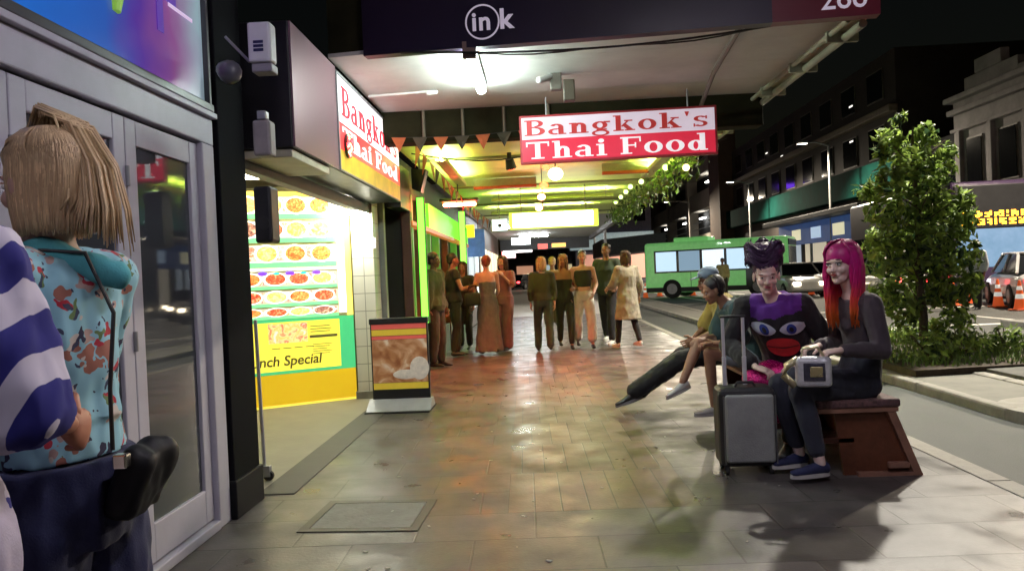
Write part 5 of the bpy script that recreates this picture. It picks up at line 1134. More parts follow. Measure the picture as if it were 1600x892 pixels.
def person(label, J, k, skinm, loc, clothes, hair=None, shoes=None, vox=.014, group=None, bare=False, g=1.0, hipw=1.0, lipc=(.35,.08,.07), curl=22, hdir=None, makeup=0, bust=0, hk=None, extras=None, hu=(0,0,1), headvox=None):
    t = thing('person', label, 'person', loc, 0, group); hk = hk or k
    H = head_frame(J['head'], J['hf'], hu)
    q = MB(); body_vol(q, J, k, hipw, g, bust); feet_vol(q, J, k); b = remeshed(q, vox, 4)
    q = MB(); head_vol(q, H, hk); hm = remeshed(q, headvox or vox*.55, 3); merge(b, hm, 0)
    face_feat(b, H, hk, makeup); q = MB()
    for i in (0,1):
        d = hdir[i][0] if hdir else (J['ha'][i]-J['el'][i]); pn = hdir[i][1] if hdir else (-J['side']*(-1 if i == 0 else 1)); cu = hdir[i][2] if hdir else curl
        hand(b, J['ha'][i], d, pn, cu, (-1 if i == 0 else 1) if not hdir else hdir[i][3], k)
    lp_ = mat('lips_%d' % int(lipc[0]*100), lipc, .35, var=0)
    bo = b.build('body', [skinm, EYEW, IRIS, lp_, BROW], t, smooth=True)
    for (nm, fn, m, wr) in clothes:
        q = MB(); fn(q); o = remeshed(q, vox*.9, 3, wr, 15, len(label)).build(nm, m, t, smooth=True)
    if shoes:
        for i in (0,1): shoe(J, i, k, [shoes[0]], t, max(.007, vox*.6), shoes[2] if len(shoes) > 2 else 'shoe', shoes[1])
    if hair:
        q, hm_ = hair(H, hk); q.build('hair', hm_, t, smooth=True)
    return t, H
def short_hair(m, puff=1.0):
    def f(H, k):
        q = MB(); K = H @ Matrix.Scale(k,4); q.ell(K @ V(0,-.024,.05), [x*k*puff for x in (.081,.092,.084)], H, 18, 11); q.ell(K @ V(0,-.055,.0), [x*k for x in (.068,.055,.07)], H, 16, 9)
        r = remeshed(q, .01, 2, .004, 60); return r, [m]
    return f
def long_hair(ms, length=.3, n=90, r=.011, **kw):
    return lambda H, k: (strands(H, k, n, length, ms, r=r, **kw), ms)
SK = skin('skin_light', (.6,.37,.29)); SK2 = skin('skin_tan', (.36,.19,.12)); SK3 = skin('skin_deep', (.2,.1,.06)); SKP = skin('skin_pale', (.82,.6,.52))
def cl(c, nm, rough=.85, var=.18, **kw): return mat(nm, c, rough, var=var, vs=9, bump=.15, bs=220, sheen=.1, **kw)
OLIVE = cl((.035,.032,.022),'cloth_olive'); TEALD = cl((.02,.035,.04),'cloth_dark_teal'); BLK = cl((.014,.013,.015),'cloth_black'); CREAM = cl((.66,.63,.58),'cloth_cream'); BEIGE = cl((.36,.31,.23),'cloth_beige')
GREYD = cl((.13,.13,.15),'cloth_grey'); RUST = cl((.3,.13,.14),'cloth_rust'); SHB = mat('shoe_black', (.02,.02,.022), .4, var=.1); SHW = mat('shoe_white', (.6,.58,.55), .5, var=.1); NAVY = cl((.014,.018,.07),'cloth_navy')
KERB_G = 'people walking and standing along the footpath'
def X_(px, Y): return at(px, 540, Y).x
# --- group seen beyond the red sign
def bg(label, px, Y, hgt, face, skinm, clothes_fn, hair, shoes, **kw):
    extra = {a: kw.pop(a) for a in list(kw) if a in ('stride','arms','lean','stance')}
    J, k = stand(X_(px, Y), Y, hgt, face, **extra)
    return person(label, J, k, skinm, (X_(px,Y),Y,0), clothes_fn(J, k), hair, shoes, group=KERB_G, vox=.016, **kw)
# woman with blond hair walking away
bg('blond woman in an olive top and dark trousers walking away', 851, 12.6, 1.62, 4, SK,
   lambda J, k: [('top', lambda q: top_vol(q,J,k,.02,1,7,1.6), OLIVE, .008), ('trousers', lambda q: pants_vol(q,J,k,.012,1.95,1.05,1,.012), TEALD, .01)], long_hair([HB_BLOND,HB_BLOND2],.16,80,.012,seed=1,front=40), (SHB,None), stride=.4, stance=.1)
bg('woman in a black strapless top and black trousers between the blond and white-trousered women', 885, 13.0, 1.66, 184, SK2,
   lambda J, k: [('top', lambda q: top_vol(q,J,k,.012,1,5,0), BLK, .004), ('trousers', lambda q: pants_vol(q,J,k,.012,1.85), BLK, .005)], long_hair([HB_BLOND,H_BROWN],.3,80,.012,seed=2,front=55), (SHB,None,'boot'), stride=.34, arms=(((-.24,.02,1.14),(-.17,.2,1.12)), ((.24,-.06,1.15),(.26,-.12,.92))))
bg('woman in a black crop top and wide white trousers in the middle of the group', 915, 13.0, 1.72, 182, SK,
   lambda J, k: [('crop_top', lambda q: top_vol(q,J,k,.012,3,6,0), BLK, .004), ('trousers', lambda q: pants_vol(q,J,k,.014,1.75,1.0,1,.03), CREAM, .012)], short_hair(H_BLACK), (SHB,None), stride=.26, stance=.12,
   arms=(((-.24,-.02,1.14),(-.17,.13,.98)), ((.24,-.02,1.14),(.24,.02,.9))))
bg('tall man in a dark green T-shirt and dark trousers behind the beige coat', 953, 13.6, 1.84, 160, SK2,
   lambda J, k: [('t_shirt', lambda q: top_vol(q,J,k,.03,0,7,.75,1,1.1), cl((.03,.045,.025),'cloth_green_black'), .008), ('trousers', lambda q: pants_vol(q,J,k,.02,1.9), BLK, .008)], short_hair(H_BLACK), (SHW,SHW), stride=.36,
   arms=(((-.26,.0,1.14),(-.22,.2,1.0)), ((.26,.0,1.14),(.25,.1,.92))), g=1.08)
def coat(J, k):
    def f(q):
        top_vol(q,J,k,.035,1,7,1.45,1,1.05); pe = J['pelvis']
        q.loft([(pe+V(0,0,.1),.17,.14,J['side'],(0,0,1)),(pe-V(0,0,.12),.2,.17,J['side'],(0,0,1)),(pe-V(0,0,.4),.245,.2,J['side'],(0,0,1))], 20)
    return f
bg('dark-haired woman in a long beige coat and black leggings at the right of the group', 983, 12.7, 1.66, 30, SK2,
   lambda J, k: [('coat', coat(J,k), BEIGE, .012), ('leggings', lambda q: pants_vol(q,J,k,.008,1.9), BLK, .004)], long_hair([H_BROWN],.16,70,.013,seed=3,front=45), (SHW,SHW), stride=.42,
   arms=(((-.26,.05,1.16),(-.24,.26,1.08)), ((.25,-.05,1.14),(.27,.0,.92))))
def dress(J, k):
    def f(q):
        top_vol(q,J,k,.012,1,5,0); pe = J['pelvis']; q.loft([(pe+V(0,0,.1),.15,.12,J['side'],(0,0,1)),(pe-V(0,0,.1),.19,.15,J['side'],(0,0,1)),(pe-V(0,0,.45),.2,.17,J['side'],(0,0,1)),(pe-V(0,0,.84),.25,.2,J['side'],(0,0,1))], 20)
    return f
bg('woman in a long grey dress bathed in red light outside the bar', 765, 12.5, 1.68, 20, SK,
   lambda J, k: [('dress', dress(J,k), GREYD, .012)], short_hair(mat('hair_auburn', (.25,.07,.04), .5, var=.3), 1.08), (SHB,None), stride=.3, arms=(((-.24,.0,1.14),(-.3,.06,.88)), ((.22,.06,1.14),(.2,.2,1.0))))
bg('woman in a rust-pink outfit with one arm raised beside the woman in the grey dress', 791, 13.2, 1.68, 150, SK,
   lambda J, k: [('top', lambda q: top_vol(q,J,k,.02,1,7,.8), RUST, .008), ('trousers', lambda q: pants_vol(q,J,k,.03,1.9,1,1,.02), RUST, .01)], long_hair([H_BROWN],.18,60,.013,seed=4), (SHB,None), stride=.1, arms=(((-.26,.1,1.2),(-.12,.2,1.4)), ((.24,.04,1.16),(.3,.2,1.25))))
bg('man in a dark vest and cap with bare arms held forward under the red lamp', 712, 12.4, 1.75, -70, SK2,
   lambda J, k: [('vest', lambda q: top_vol(q,J,k,.02,0,7,.25,1,1.12), BLK, .008), ('trousers', lambda q: pants_vol(q,J,k,.02,1.9), BLK, .008)], short_hair(H_BLACK), (SHB,None), stride=.1, arms=(((-.25,.08,1.14),(-.2,.32,1.12)), ((.25,.08,1.14),(.15,.34,1.2))), g=1.12)
bg('broad man in dark clothes in the shadow of the green neon strip', 682, 11.0, 1.72, -110, SK3,
   lambda J, k: [('jacket', lambda q: top_vol(q,J,k,.04,0,7,1.8,1,1.1), cl((.02,.035,.02),'cloth_forest'), .01), ('trousers', lambda q: pants_vol(q,J,k,.025,1.9), BLK, .01)], short_hair(H_BLACK,1.05), (SHB,None), stride=.05, g=1.1)
bg('woman in a cream top half hidden behind the blond woman', 868, 14.6, 1.66, 175, SK,
   lambda J, k: [('top', lambda q: top_vol(q,J,k,.02,0,7,.9), CREAM, .008), ('skirt', lambda q: pants_vol(q,J,k,.03,1.3), GREYD, .008)], short_hair(HB_BLOND), (SHW,None))
bg('dark-haired woman in dark clothes partly hidden behind the man in the vest', 728, 13.6, 1.62, 170, SK2,
   lambda J, k: [('top', lambda q: top_vol(q,J,k,.02,0,7,1.8), OLIVE, .008), ('trousers', lambda q: pants_vol(q,J,k,.02,1.9), BLK, .008)], long_hair([H_BROWN],.2,60,.013,seed=6), (SHB,None))
def far_person(label, px, py_foot, hgt, face, topm, botm, z=-.1):
    p = ground(px, py_foot, z); J, k = stand(p.x, p.y, hgt, face, stride=.2)
    for kk in list(J):
        if kk in ('side','fwd','hf'): continue
        J[kk] = tuple(v+V(0,0,z) for v in J[kk]) if isinstance(J[kk], tuple) else J[kk]+V(0,0,z)
    person(label, J, k, SK2, (p.x,p.y,z), [('top', lambda q: top_vol(q,J,k,.03,0,7,1.6), topm, .0), ('trousers', lambda q: pants_vol(q,J,k,.03,1.9), botm, .0)], short_hair(H_BLACK), (SHB,None), vox=.024, group=KERB_G)
far_person('person in a pale yellow top standing in front of the green bus', 1131, 470, 1.8, 170, cl((.5,.46,.2),'cloth_pale_yellow'), OLIVE)
far_person('worker in a white and pale blue jacket beside the silver hatchback', 1528, 484, 1.85, 120, cl((.5,.55,.62),'cloth_pale_blue'), BLK)
for lb, px, Y, z, m_ in (('dark bag carried in front of the man in the vest', 742, 12.25, .98, BLK),):
    c = at(px, 540, Y); c.z = z; t = thing('handbag', lb, 'bag', c); M = WM[t.name]
    q = MB(); q.bbox((-.13,-.06,-.12),(.13,.06,.1),.04,M); q.build('bag_body', m_, t, smooth=True); q = MB(); q.tube([M @ V(-.09,0,.09), M @ V(-.05,0,.22), M @ V(.05,0,.22), M @ V(.09,0,.09)], .01, 6); q.build('handle', BLACK, t)
# ================================================================== bench with the seated group
t = thing('bench', 'long brown wooden box bench with a patterned seat and slanting open end', 'bench', (2.0, 5.9, 0))
WOOD = mat('bench_wood', (.13,.042,.02), .4, var=.4, vs=6, bump=.15, bs=40); WOODL = mat('bench_edge', (.3,.15,.1), .45, var=.25, vs=8); WOODD = mat('bench_inner', (.05,.014,.008), .45, var=.4, vs=7)
def tex_seat():
    m = mat('seat_fabric', (.12,.06,.06), .8, var=.6, vs=40, bump=.3, bs=60); return m
q = MB(); q.bbox((1.66,4.56,.425),(2.16,7.5,.475),.012); q.build('seat', tex_seat(), t)
q = MB(); q.bbox((1.67,4.57,.395),(2.15,7.49,.424),.004); q.build('seat_frame', WOODL, t)
def slant(y0, y1, xa, xb, xa2, xb2, z0, z1): return [(xa2,y0,z0),(xb2,y0,z0),(xb,y0,z1),(xa,y0,z1)]
for y in (4.62, 6.0, 7.35):
    q = MB(); q.prism([(1.83,y,.0),(2.28,y,.0),(2.13,y,.394),(1.78,y,.394)], (0,.03,0)); q.build('end_panel', WOODD if y > 5 else WOOD, t)
q = MB(); q.prism([(2.235,4.575,.0),(2.285,4.575,.0),(2.135,4.575,.393),(2.085,4.575,.393)], (0,.044,0)); q.prism([(1.9,4.575,.0),(2.232,4.575,.0),(2.228,4.575,.022),(1.9,4.575,.022)], (0,.044,0)); q.bbox((2.08,4.56,.05),(2.2,4.6,.085),.004); q.build('edge_trim', WOODL, t)
q = MB(); q.prism([(2.262,4.66,.0),(2.282,4.66,.0),(2.132,4.66,.393),(2.112,4.66,.393)], (0,2.7,0)); q.build('back_board', WOOD, t)
q = MB(); q.bbox((1.7,4.62,.2),(1.9,4.66,.235),.004); q.build('foot_rail', WOODD, t)
# ---- P1: magenta hair
def hair_ombre():
    m = bpy.data.materials.new('hair_magenta_to_orange'); m.use_nodes = True; n = m.node_tree; b = n.nodes["Principled BSDF"]; L = n.links.new
    tc = n.nodes.new("ShaderNodeTexCoord"); sx = n.nodes.new("ShaderNodeSeparateXYZ"); L(tc.outputs["Object"], sx.inputs[0])
    ns = n.nodes.new("ShaderNodeTexNoise"); ns.inputs["Scale"].default_value = 30; L(tc.outputs["Object"], ns.inputs[0])
    ad = n.nodes.new("ShaderNodeMath"); ad.operation = 'MULTIPLY_ADD'; L(ns.outputs[0], ad.inputs[0]); ad.inputs[1].default_value = .12; L(sx.outputs[2], ad.inputs[2])
    mr = n.nodes.new("ShaderNodeMapRange"); mr.inputs[1].default_value = .9; mr.inputs[2].default_value = 1.5; L(ad.outputs[0], mr.inputs[0])
    r = n.nodes.new("ShaderNodeValToRGB"); e = r.color_ramp.elements; e[0].color = (.75,.13,.02,1); e[0].position = .25; e[1].color = (.3,.008,.1,1); e[1].position = 1
    for p_, c_ in ((.45,(.72,.04,.05)),(.6,(.6,.01,.16)),(.85,(.5,.01,.19))): z = e.new(p_); z.color = (*c_,1)
    L(mr.outputs[0], r.inputs[0]); L(r.outputs[0], b.inputs["Base Color"]); b.inputs["Roughness"].default_value = .45; return m
HO = hair_ombre()
k = 1.0
J = dict(side=V(.15,.98,0).normalized(), fwd=V(-.98,.15,0), pelvis=V(2.0,4.78,.57), waist=V(2.03,4.76,.74), chest=V(2.02,4.74,.95), neck=V(1.95,4.7,1.14), head=V(1.875,4.66,1.305), hf=V(-.8,-.6,-.03).normalized(),
         sh=(V(2.0,4.56,1.06), V(1.98,4.9,1.06)), el=(V(2.03,4.5,.78), V(1.95,5.0,.78)), ha=(V(1.755,4.42,.80), V(1.72,4.68,.8)),
         hip=(V(1.98,4.69,.53), V(1.98,4.87,.53)), kn=(V(1.555,4.56,.555), V(1.5,4.78,.555)), an=(V(1.64,4.5,.115), V(1.6,4.74,.115)), toe=(V(1.46,4.47,.04), V(1.43,4.7,.04)))
DKP = cl((.055,.04,.05),'cloth_plum_grey'); DKN = cl((.022,.024,.04),'cloth_blue_black')
def p1hair(H, k_):
    q = strands(H, k_, 320, .42, [HO], seed=8, r=.0085, front=62, puff=1.12, tuck=.015, wave=.012, drift=V(.0,0,0)); return q, [HO]
p1, H1 = person('woman with long magenta to orange hair in dark clothes holding a silver bag', J, k, SKP, (2.0,4.7,0),
    [('top', lambda q: top_vol(q,J,k,.016,1,7,1.86,bust=.75), DKP, .006),
     ('skirt', lambda q: (q.loft([(c,a+.02,b+.02,s,n) for c,a,b,s,n in spine(J,k)[0:4]],20), q.cap(V(2.0,4.69,.55),V(1.66,4.6,.58),.105,.085,14), q.cap(V(2.0,4.87,.55),V(1.62,4.8,.58),.105,.085,14)), DKN, .007),
     ('trousers', lambda q: pants_vol(q,J,k,.014,1.82), DKN, .007)], p1hair, (NAVY, SHW), vox=.009, headvox=.005, makeup=1, bust=.75, lipc=(.35,.03,.09),
    hk=1.08, hdir=((V(-1,.02,-.1), V(0,.1,-1), 48, -1), (V(-1,-.2,-.1), V(0,0,-1), 45, 1)), hu=(-.08,0,1))
# ---- silver bag
c = V(1.575,4.42,.685); t = thing('handbag', 'shiny silver bag with a pale gold rim held on the knee of the magenta-haired woman', 'bag', c, R(-12)); M = WM[t.name]
q = MB(); q.bbox((-.085,-.04,-.095),(.115,.04,.085),.025,M,3); bm_ = mat('silver_foil', (.8,.8,.84), .38, metal=.5, var=.2, vs=14, bump=.5, bs=22); o = q.build('bag_body', bm_, t, smooth=False)
q = MB(); q.bbox((-.045,-.046,-.055),(.075,-.041,.05),.004,M); q.build('front_pocket', mat('smoky_foil', (.14,.14,.2), .2, metal=.7, var=.5, vs=20), t)
q = MB(); q.bbox((-.01,-.052,-.03),(.06,-.047,.03),.004,M); q.build('clasp', mat('gold_clasp', (.75,.65,.35), .25, metal=.8), t)
q = MB(); q.tube([M @ V(-.07,0,.07), M @ V(-.135,0,.03), M @ V(-.15,0,-.03), M @ V(-.09,0,-.09)], .022, 8); q.build('side_gusset', mat('pale_gold', (.6,.52,.32), .3, metal=.6), t, smooth=True)
q = MB(); q.tube([M @ V(-.05,0,.08), M @ V(-.04,0,.135), M @ V(.04,0,.14), M @ V(.08,0,.08)], .009, 8); q.build('handle', mat('pale_gold', (.6,.52,.32), .3), t, smooth=True)
# ---- P2: purple updo, black sweater with a face on it
fw = V(-.42,-.9,0).normalized(); sd = fw.cross(V(0,0,1)).normalized(); J = dict(side=sd, fwd=fw)
J.update(pelvis=V(1.83,5.42,.55), waist=V(1.74,5.36,.73), chest=V(1.67,5.28,.94), neck=V(1.60,5.22,1.11), head=V(1.555,5.14,1.25), hf=V(-.22,-.95,-.18).normalized())
cn = J['chest'].lerp(J['neck'],.62)
J['sh'] = (cn-sd*.185-V(0,0,.01), cn+sd*.185-V(0,0,.01)); J['el'] = (V(1.99,5.2,.75), V(1.33,5.34,.76)); J['ha'] = (V(1.70,4.95,.645), V(1.42,5.0,.64))
J['hip'] = (V(1.9,5.36,.52), V(1.72,5.42,.52)); J['kn'] = (V(1.68,4.98,.55), V(1.44,5.06,.55)); J['an'] = (V(1.62,5.02,.115), V(1.4,5.1,.115)); J['toe'] = (V(1.54,4.87,.04), V(1.34,4.95,.04))
HP = mat('hair_purple_black', (.045,.014,.06), .5, var=.5, vs=25, bump=.4, bs=80)
def updo(H, k_):
    q = MB(); K = H @ Matrix.Scale(k_,4)
    q.ell(K @ V(0,-.024,.052), [x*k_ for x in (.084,.094,.085)], H, 18, 11); q.ell(K @ V(0,-.055,.0), [x*k_ for x in (.072,.055,.07)], H, 16, 9)
    q.ell(K @ V(0,-.02,.13), [x*k_ for x in (.092,.085,.06)], H, 16, 10); q.ell(K @ V(.01,-.02,.16), [x*k_ for x in (.1,.08,.05)], H, 16, 10); q.ell(K @ V(-.06,-.01,.16), [x*k_ for x in (.06,.06,.055)], H, 16, 10)
    r = remeshed(q, .008, 1, .006, 40); rr = random.Random(6)
    for i in range(420):
        a = rr.uniform(0,6.28); z0 = rr.uniform(.08,.195); rad = .088*rr.uniform(.9,1.16)*(1 if z0 < .19 else .8); pts = []
        for j in range(7):
            aa = a+j*.28; pts.append(K @ V(.01+1.12*rad*math.cos(aa), -.015+.85*rad*math.sin(aa), z0+.03*math.sin(j*.9+a*3)+.003*j*math.cos(a*5)))
        r.tube(pts, [.001,.003,.004,.004,.004,.003,.001], 4)
    return r, [HP]
SWB = cl((.012,.011,.014),'sweater_black'); PUR = cl((.11,.02,.26),'sweater_purple'); k = 1.0
p2, H2 = person('person with a purple-black updo and a black sweater printed with eyes and lips', J, k, SKP, (1.8,5.4,0),
    [('sweater', lambda q: top_vol(q,J,k,.036,0,7,1.8,1,1.12,.03), SWB, .008),
     ('pink_skirt', lambda q: (q.cap(J['hip'][0],J['kn'][0]+V(.02,.02,.0),.13,.095,14), q.cap(J['hip'][1],J['kn'][1]+V(0,.02,0),.13,.095,14), q.cap(J['kn'][0],J['kn'][1],.085,.085,12), q.cap(J['kn'][1]+V(.1,0,-.02),J['kn'][1]+V(.13,.02,-.22),.07,.09,12)), mat('pink_sequin', (.75,.02,.25), .25, metal=.4, var=.4, vs=60, bump=.8, bs=110), .01),
     ('leggings', lambda q: pants_vol(q,J,k,.01,1.9), BLK, .004)], updo, (SHB,None), vox=.009, headvox=.005, makeup=0, lipc=(.4,.1,.12), g=1.1,
    hk=1.1, hdir=((V(-.9,-.3,-.1), V(.1,.2,-1), 30, -1), (V(.7,-.6,-.25), V(0,.2,-1), 30, 1)), hu=(-.03,-.05,1))
sw = [o for o in p2.children if o.name.startswith('sweater')][0]
tq = MB(); top_vol(tq, J, 1.0, .036, 0, 7, 0, 1, 1.12); tr_ = remeshed(tq, .009, 3); TORSO = BVHTree.FromPolygons(tr_.v, tr_.f)
def decal(name, pts, m, off, base=sw, root=p2, n=None, solid=.0):
    """flat print shapes laid onto the cloth: pts in chest coords (s across, u up) from the chest centre"""
    bvh = TORSO
    q = MB(); cen = J['chest']; upd = (J['neck']-J['waist']).normalized(); out = (fw-upd*fw.dot(upd)).normalized()
    # fan grid for conformity
    cx = sum(p[0] for p in pts)/len(pts); cy = sum(p[1] for p in pts)/len(pts); rings = 5; vs = []
    def proj(a, b):
        o_ = cen+sd*a+upd*b+out*.5; h = bvh.ray_cast(o_, -out); return (h[0]+out*off) if h[0] else (cen+sd*a+upd*b+out*(.14+off))
    vs.append(proj(cx, cy)); nn = len(pts)
    for r_ in range(1, rings+1):
        for p in pts: vs.append(proj(cx+(p[0]-cx)*r_/rings, cy+(p[1]-cy)*r_/rings))
    fs = [(0,1+i,1+(i+1)%nn) for i in range(nn)]
    for r_ in range(rings-1):
        for i in range(nn): a = 1+r_*nn; fs.append((a+i, a+nn+i, a+nn+(i+1)%nn, a+(i+1)%nn))
    q.add(vs, fs); return q.build(name, m, base if False else root, smooth=True)
def ellp(cx, cy, a, b, n=20, pw=1.0): return [(cx+a*math.cos(2*math.pi*i/n), cy+b*(abs(math.sin(2*math.pi*i/n))**pw)*(1 if math.sin(2*math.pi*i/n) >= 0 else -1)) for i in range(n)]
yk = [(-.18,.155),(-.185,.09),(-.1,.06),(0,.075),(.1,.06),(.185,.09),(.18,.155),(.1,.165),(0,.145),(-.1,.165)]
me_ = sw.data; me_.materials.append(PUR); Wm_ = WM[p2.name]; upd_ = (J['neck']-J['waist']).normalized()
for pl_ in me_.polygons:      # knitted purple yoke with a scalloped lower edge
    d_ = Wm_ @ pl_.center - J['chest']; a_ = d_.dot(sd); u_ = d_.dot(upd_)
    if abs(a_) < .17 and u_ > .07+.018*abs(math.sin(a_*28)): pl_.material_index = 1
for s_ in (-1,1):
    decal('eye_white_print', ellp(s_*.1,.0,.088,.05,22,1.4), cl((.62,.68,.78),'print_white'), .010); decal('eye_ring_print', ellp(s_*.09,.0,.032,.04), cl((.03,.06,.35),'print_blue'), .013); decal('pupil_print', ellp(s_*.09,.0,.014,.02), cl((.01,.01,.02),'print_black'), .016)
decal('lips_print', ellp(0,-.145,.11,.08,22,.85), cl((.6,.03,.03),'print_red'), .010); decal('lip_line_print', [(-.105,-.147),(0,-.153),(.105,-.147),(.105,-.14),(0,-.145),(-.105,-.14)], cl((.03,.005,.01),'print_line'), .014)
# ---- suitcase
c = V(1.275,4.74,0); t = thing('suitcase', 'upright grey cabin suitcase with black sides and its silver handle pulled out', 'suitcase', c, R(-3)); M = WM[t.name] @ Matrix.Scale(.92,4)
q = MB(); q.bbox((-.195,-.05,.05),(.195,.2,.6),.045,M,3); q.build('shell', mat('suitcase_black', (.02,.02,.022), .5, var=.2), t, smooth=False)
q = MB(); q.bbox((-.155,-.075,.085),(.175,-.03,.555),.022,M,3); q.build('front_panel', mat('suitcase_grey', (.33,.34,.32), .6, var=.2, vs=5, bump=.4, bs=140), t)
for a_, b_ in ((-.165,-.078),(.183,-.06)): MB().tube([M @ V(a_,b_,.08), M @ V(a_,b_,.55)], .005, 6).build('zip', mat('zip_grey', (.12,.12,.12), .4), t)
for x in (-.118, .022):
    q = MB(); q.bbox((x-.014,.1,.58),(x+.014,.12,.8),.003,M); q.bbox((x-.011,.103,.8),(x+.011,.117,1.08),.003,M); q.build('handle_tube', mat('handle_alu', (.75,.75,.8), .3, metal=.3, emit=0, var=.05), t)
q = MB(); q.bbox((-.135,.1,1.075),(.04,.12,1.092),.004,M); q.build('grip', BLACK, t)
q = MB(); q.tube([M @ V(-.07,.02,.6), M @ V(-.05,.02,.63), M @ V(.05,.02,.63), M @ V(.07,.02,.6)], .009, 8); q.build('carry_handle', BLACK, t)
for sx in (-.15,.15):
    for y_ in (-.02,.16):
        q = MB(); q.cyl(M @ V(sx-.012,y_,.026), M @ V(sx+.012,y_,.026), .026); q.bbox((sx-.018,y_-.014,.03),(sx+.018,y_+.014,.065),.004,M); q.build('wheel', RUBBER, t)
# ---- P3: teal top, bare legs crossed
J = dict(side=V(0,1,0), fwd=V(-1,0,0), pelvis=V(1.84,6.45,.55), waist=V(1.79,6.44,.7), chest=V(1.69,6.42,.88), neck=V(1.565,6.4,1.02), head=V(1.475,6.38,1.125), hf=V(-.93,-.1,-.3).normalized(),
         sh=(V(1.63,6.22,.96), V(1.63,6.6,.96)), el=(V(1.62,6.1,.7), V(1.55,6.65,.7)), ha=(V(1.42,6.22,.69), V(1.38,6.45,.7)),
         hip=(V(1.8,6.36,.52), V(1.8,6.54,.52)), kn=(V(1.40,6.3,.60), V(1.34,6.42,.68)), an=(V(1.44,6.36,.13), V(1.17,6.3,.36)), toe=(V(1.28,6.33,.04), V(1.03,6.28,.25)))
J['flat'] = False; J['up'] = (V(.0,0,1), V(-.25,0,.97).normalized()); J['toe'] = (V(1.27,6.33,.13), V(1.02,6.27,.30))
TEAL = cl((.025,.06,.065),'cloth_teal'); k = .95
p3, H3 = person('person in a teal T-shirt and pale shorts with bare crossed legs and white shoes', J, k, SK2, (1.8,6.45,0),
    [('t_shirt', lambda q: top_vol(q,J,k,.03,0,7,.8,1,1.05), TEAL, .008), ('shorts', lambda q: pants_vol(q,J,k,.02,.55), cl((.4,.5,.58),'cloth_pale_denim'), .006)],
    lambda H, k_: (lambda q: (q, [H_BLACK]))((lambda q: (merge(q, strands(H,k_,60,.1,[H_BLACK],seed=12,r=.009,front=100,puff=1.02,tuck=.02)),)[0])(short_hair(H_BLACK)(H,k_)[0])),
    (SHW,SHW), vox=.01, headvox=.006, hdir=((V(-1,.1,-.05), V(0,0,-1), 30, -1), (V(-1,-.3,-.1), V(0,0,-1), 30, 1)))
# ---- P4: yellow top, black trousers, legs stretched out
J = dict(side=V(0,1,0), fwd=V(-1,0,0), pelvis=V(1.86,7.1,.55), waist=V(1.84,7.09,.7), chest=V(1.76,7.06,.9), neck=V(1.66,7.04,1.05), head=V(1.575,7.0,1.19), hf=V(-.95,-.1,-.1).normalized(),
         sh=(V(1.7,6.88,.98), V(1.7,7.24,.98)), el=(V(1.6,6.8,.74), V(1.6,7.3,.74)), ha=(V(1.4,6.85,.66), V(1.42,7.1,.64)),
         hip=(V(1.82,7.0,.52), V(1.82,7.18,.52)), kn=(V(1.29,6.92,.48), V(1.34,7.1,.5)), an=(V(.80,6.87,.19), V(.88,7.06,.17)), toe=(V(.88,6.85,.25), V(.92,7.05,.28)), flat=False)
J['up'] = (V(-.35,0,.93).normalized(),)*2; J['toe'] = (V(.67,6.85,.15), V(.75,7.04,.13)); k = .97
p4_, H4 = person('person in a pale blue cap and yellow top with black-trousered legs stretched out', J, k, SK2, (1.85,7.1,0),
    [('top', lambda q: top_vol(q,J,k,.03,0,7,.9), cl((.36,.28,.07),'cloth_mustard'), .008), ('trousers', lambda q: pants_vol(q,J,k,.03,1.93,1,1,.012), BLK, .009)], short_hair(H_BLACK), (SHB,mat('sole_grey',(.3,.3,.32),.5)), vox=.011)
K = H4; q = MB(); q.ell(K @ V(0,-.01,.075), (.095,.1,.07), K, 18, 10); q.loft([(K @ V(0,.07,.06),.07,.008,K.to_3x3()@V(1,0,0),K.to_3x3()@V(0,1,0)),(K @ V(0,.13,.05),.06,.007,K.to_3x3()@V(1,0,0),K.to_3x3()@V(0,1,0)),(K @ V(0,.165,.043),.03,.005,K.to_3x3()@V(1,0,0),K.to_3x3()@V(0,1,0))], 16)
q.build('cap', cl((.25,.33,.45),'cloth_cap_blue'), p4_, smooth=True)
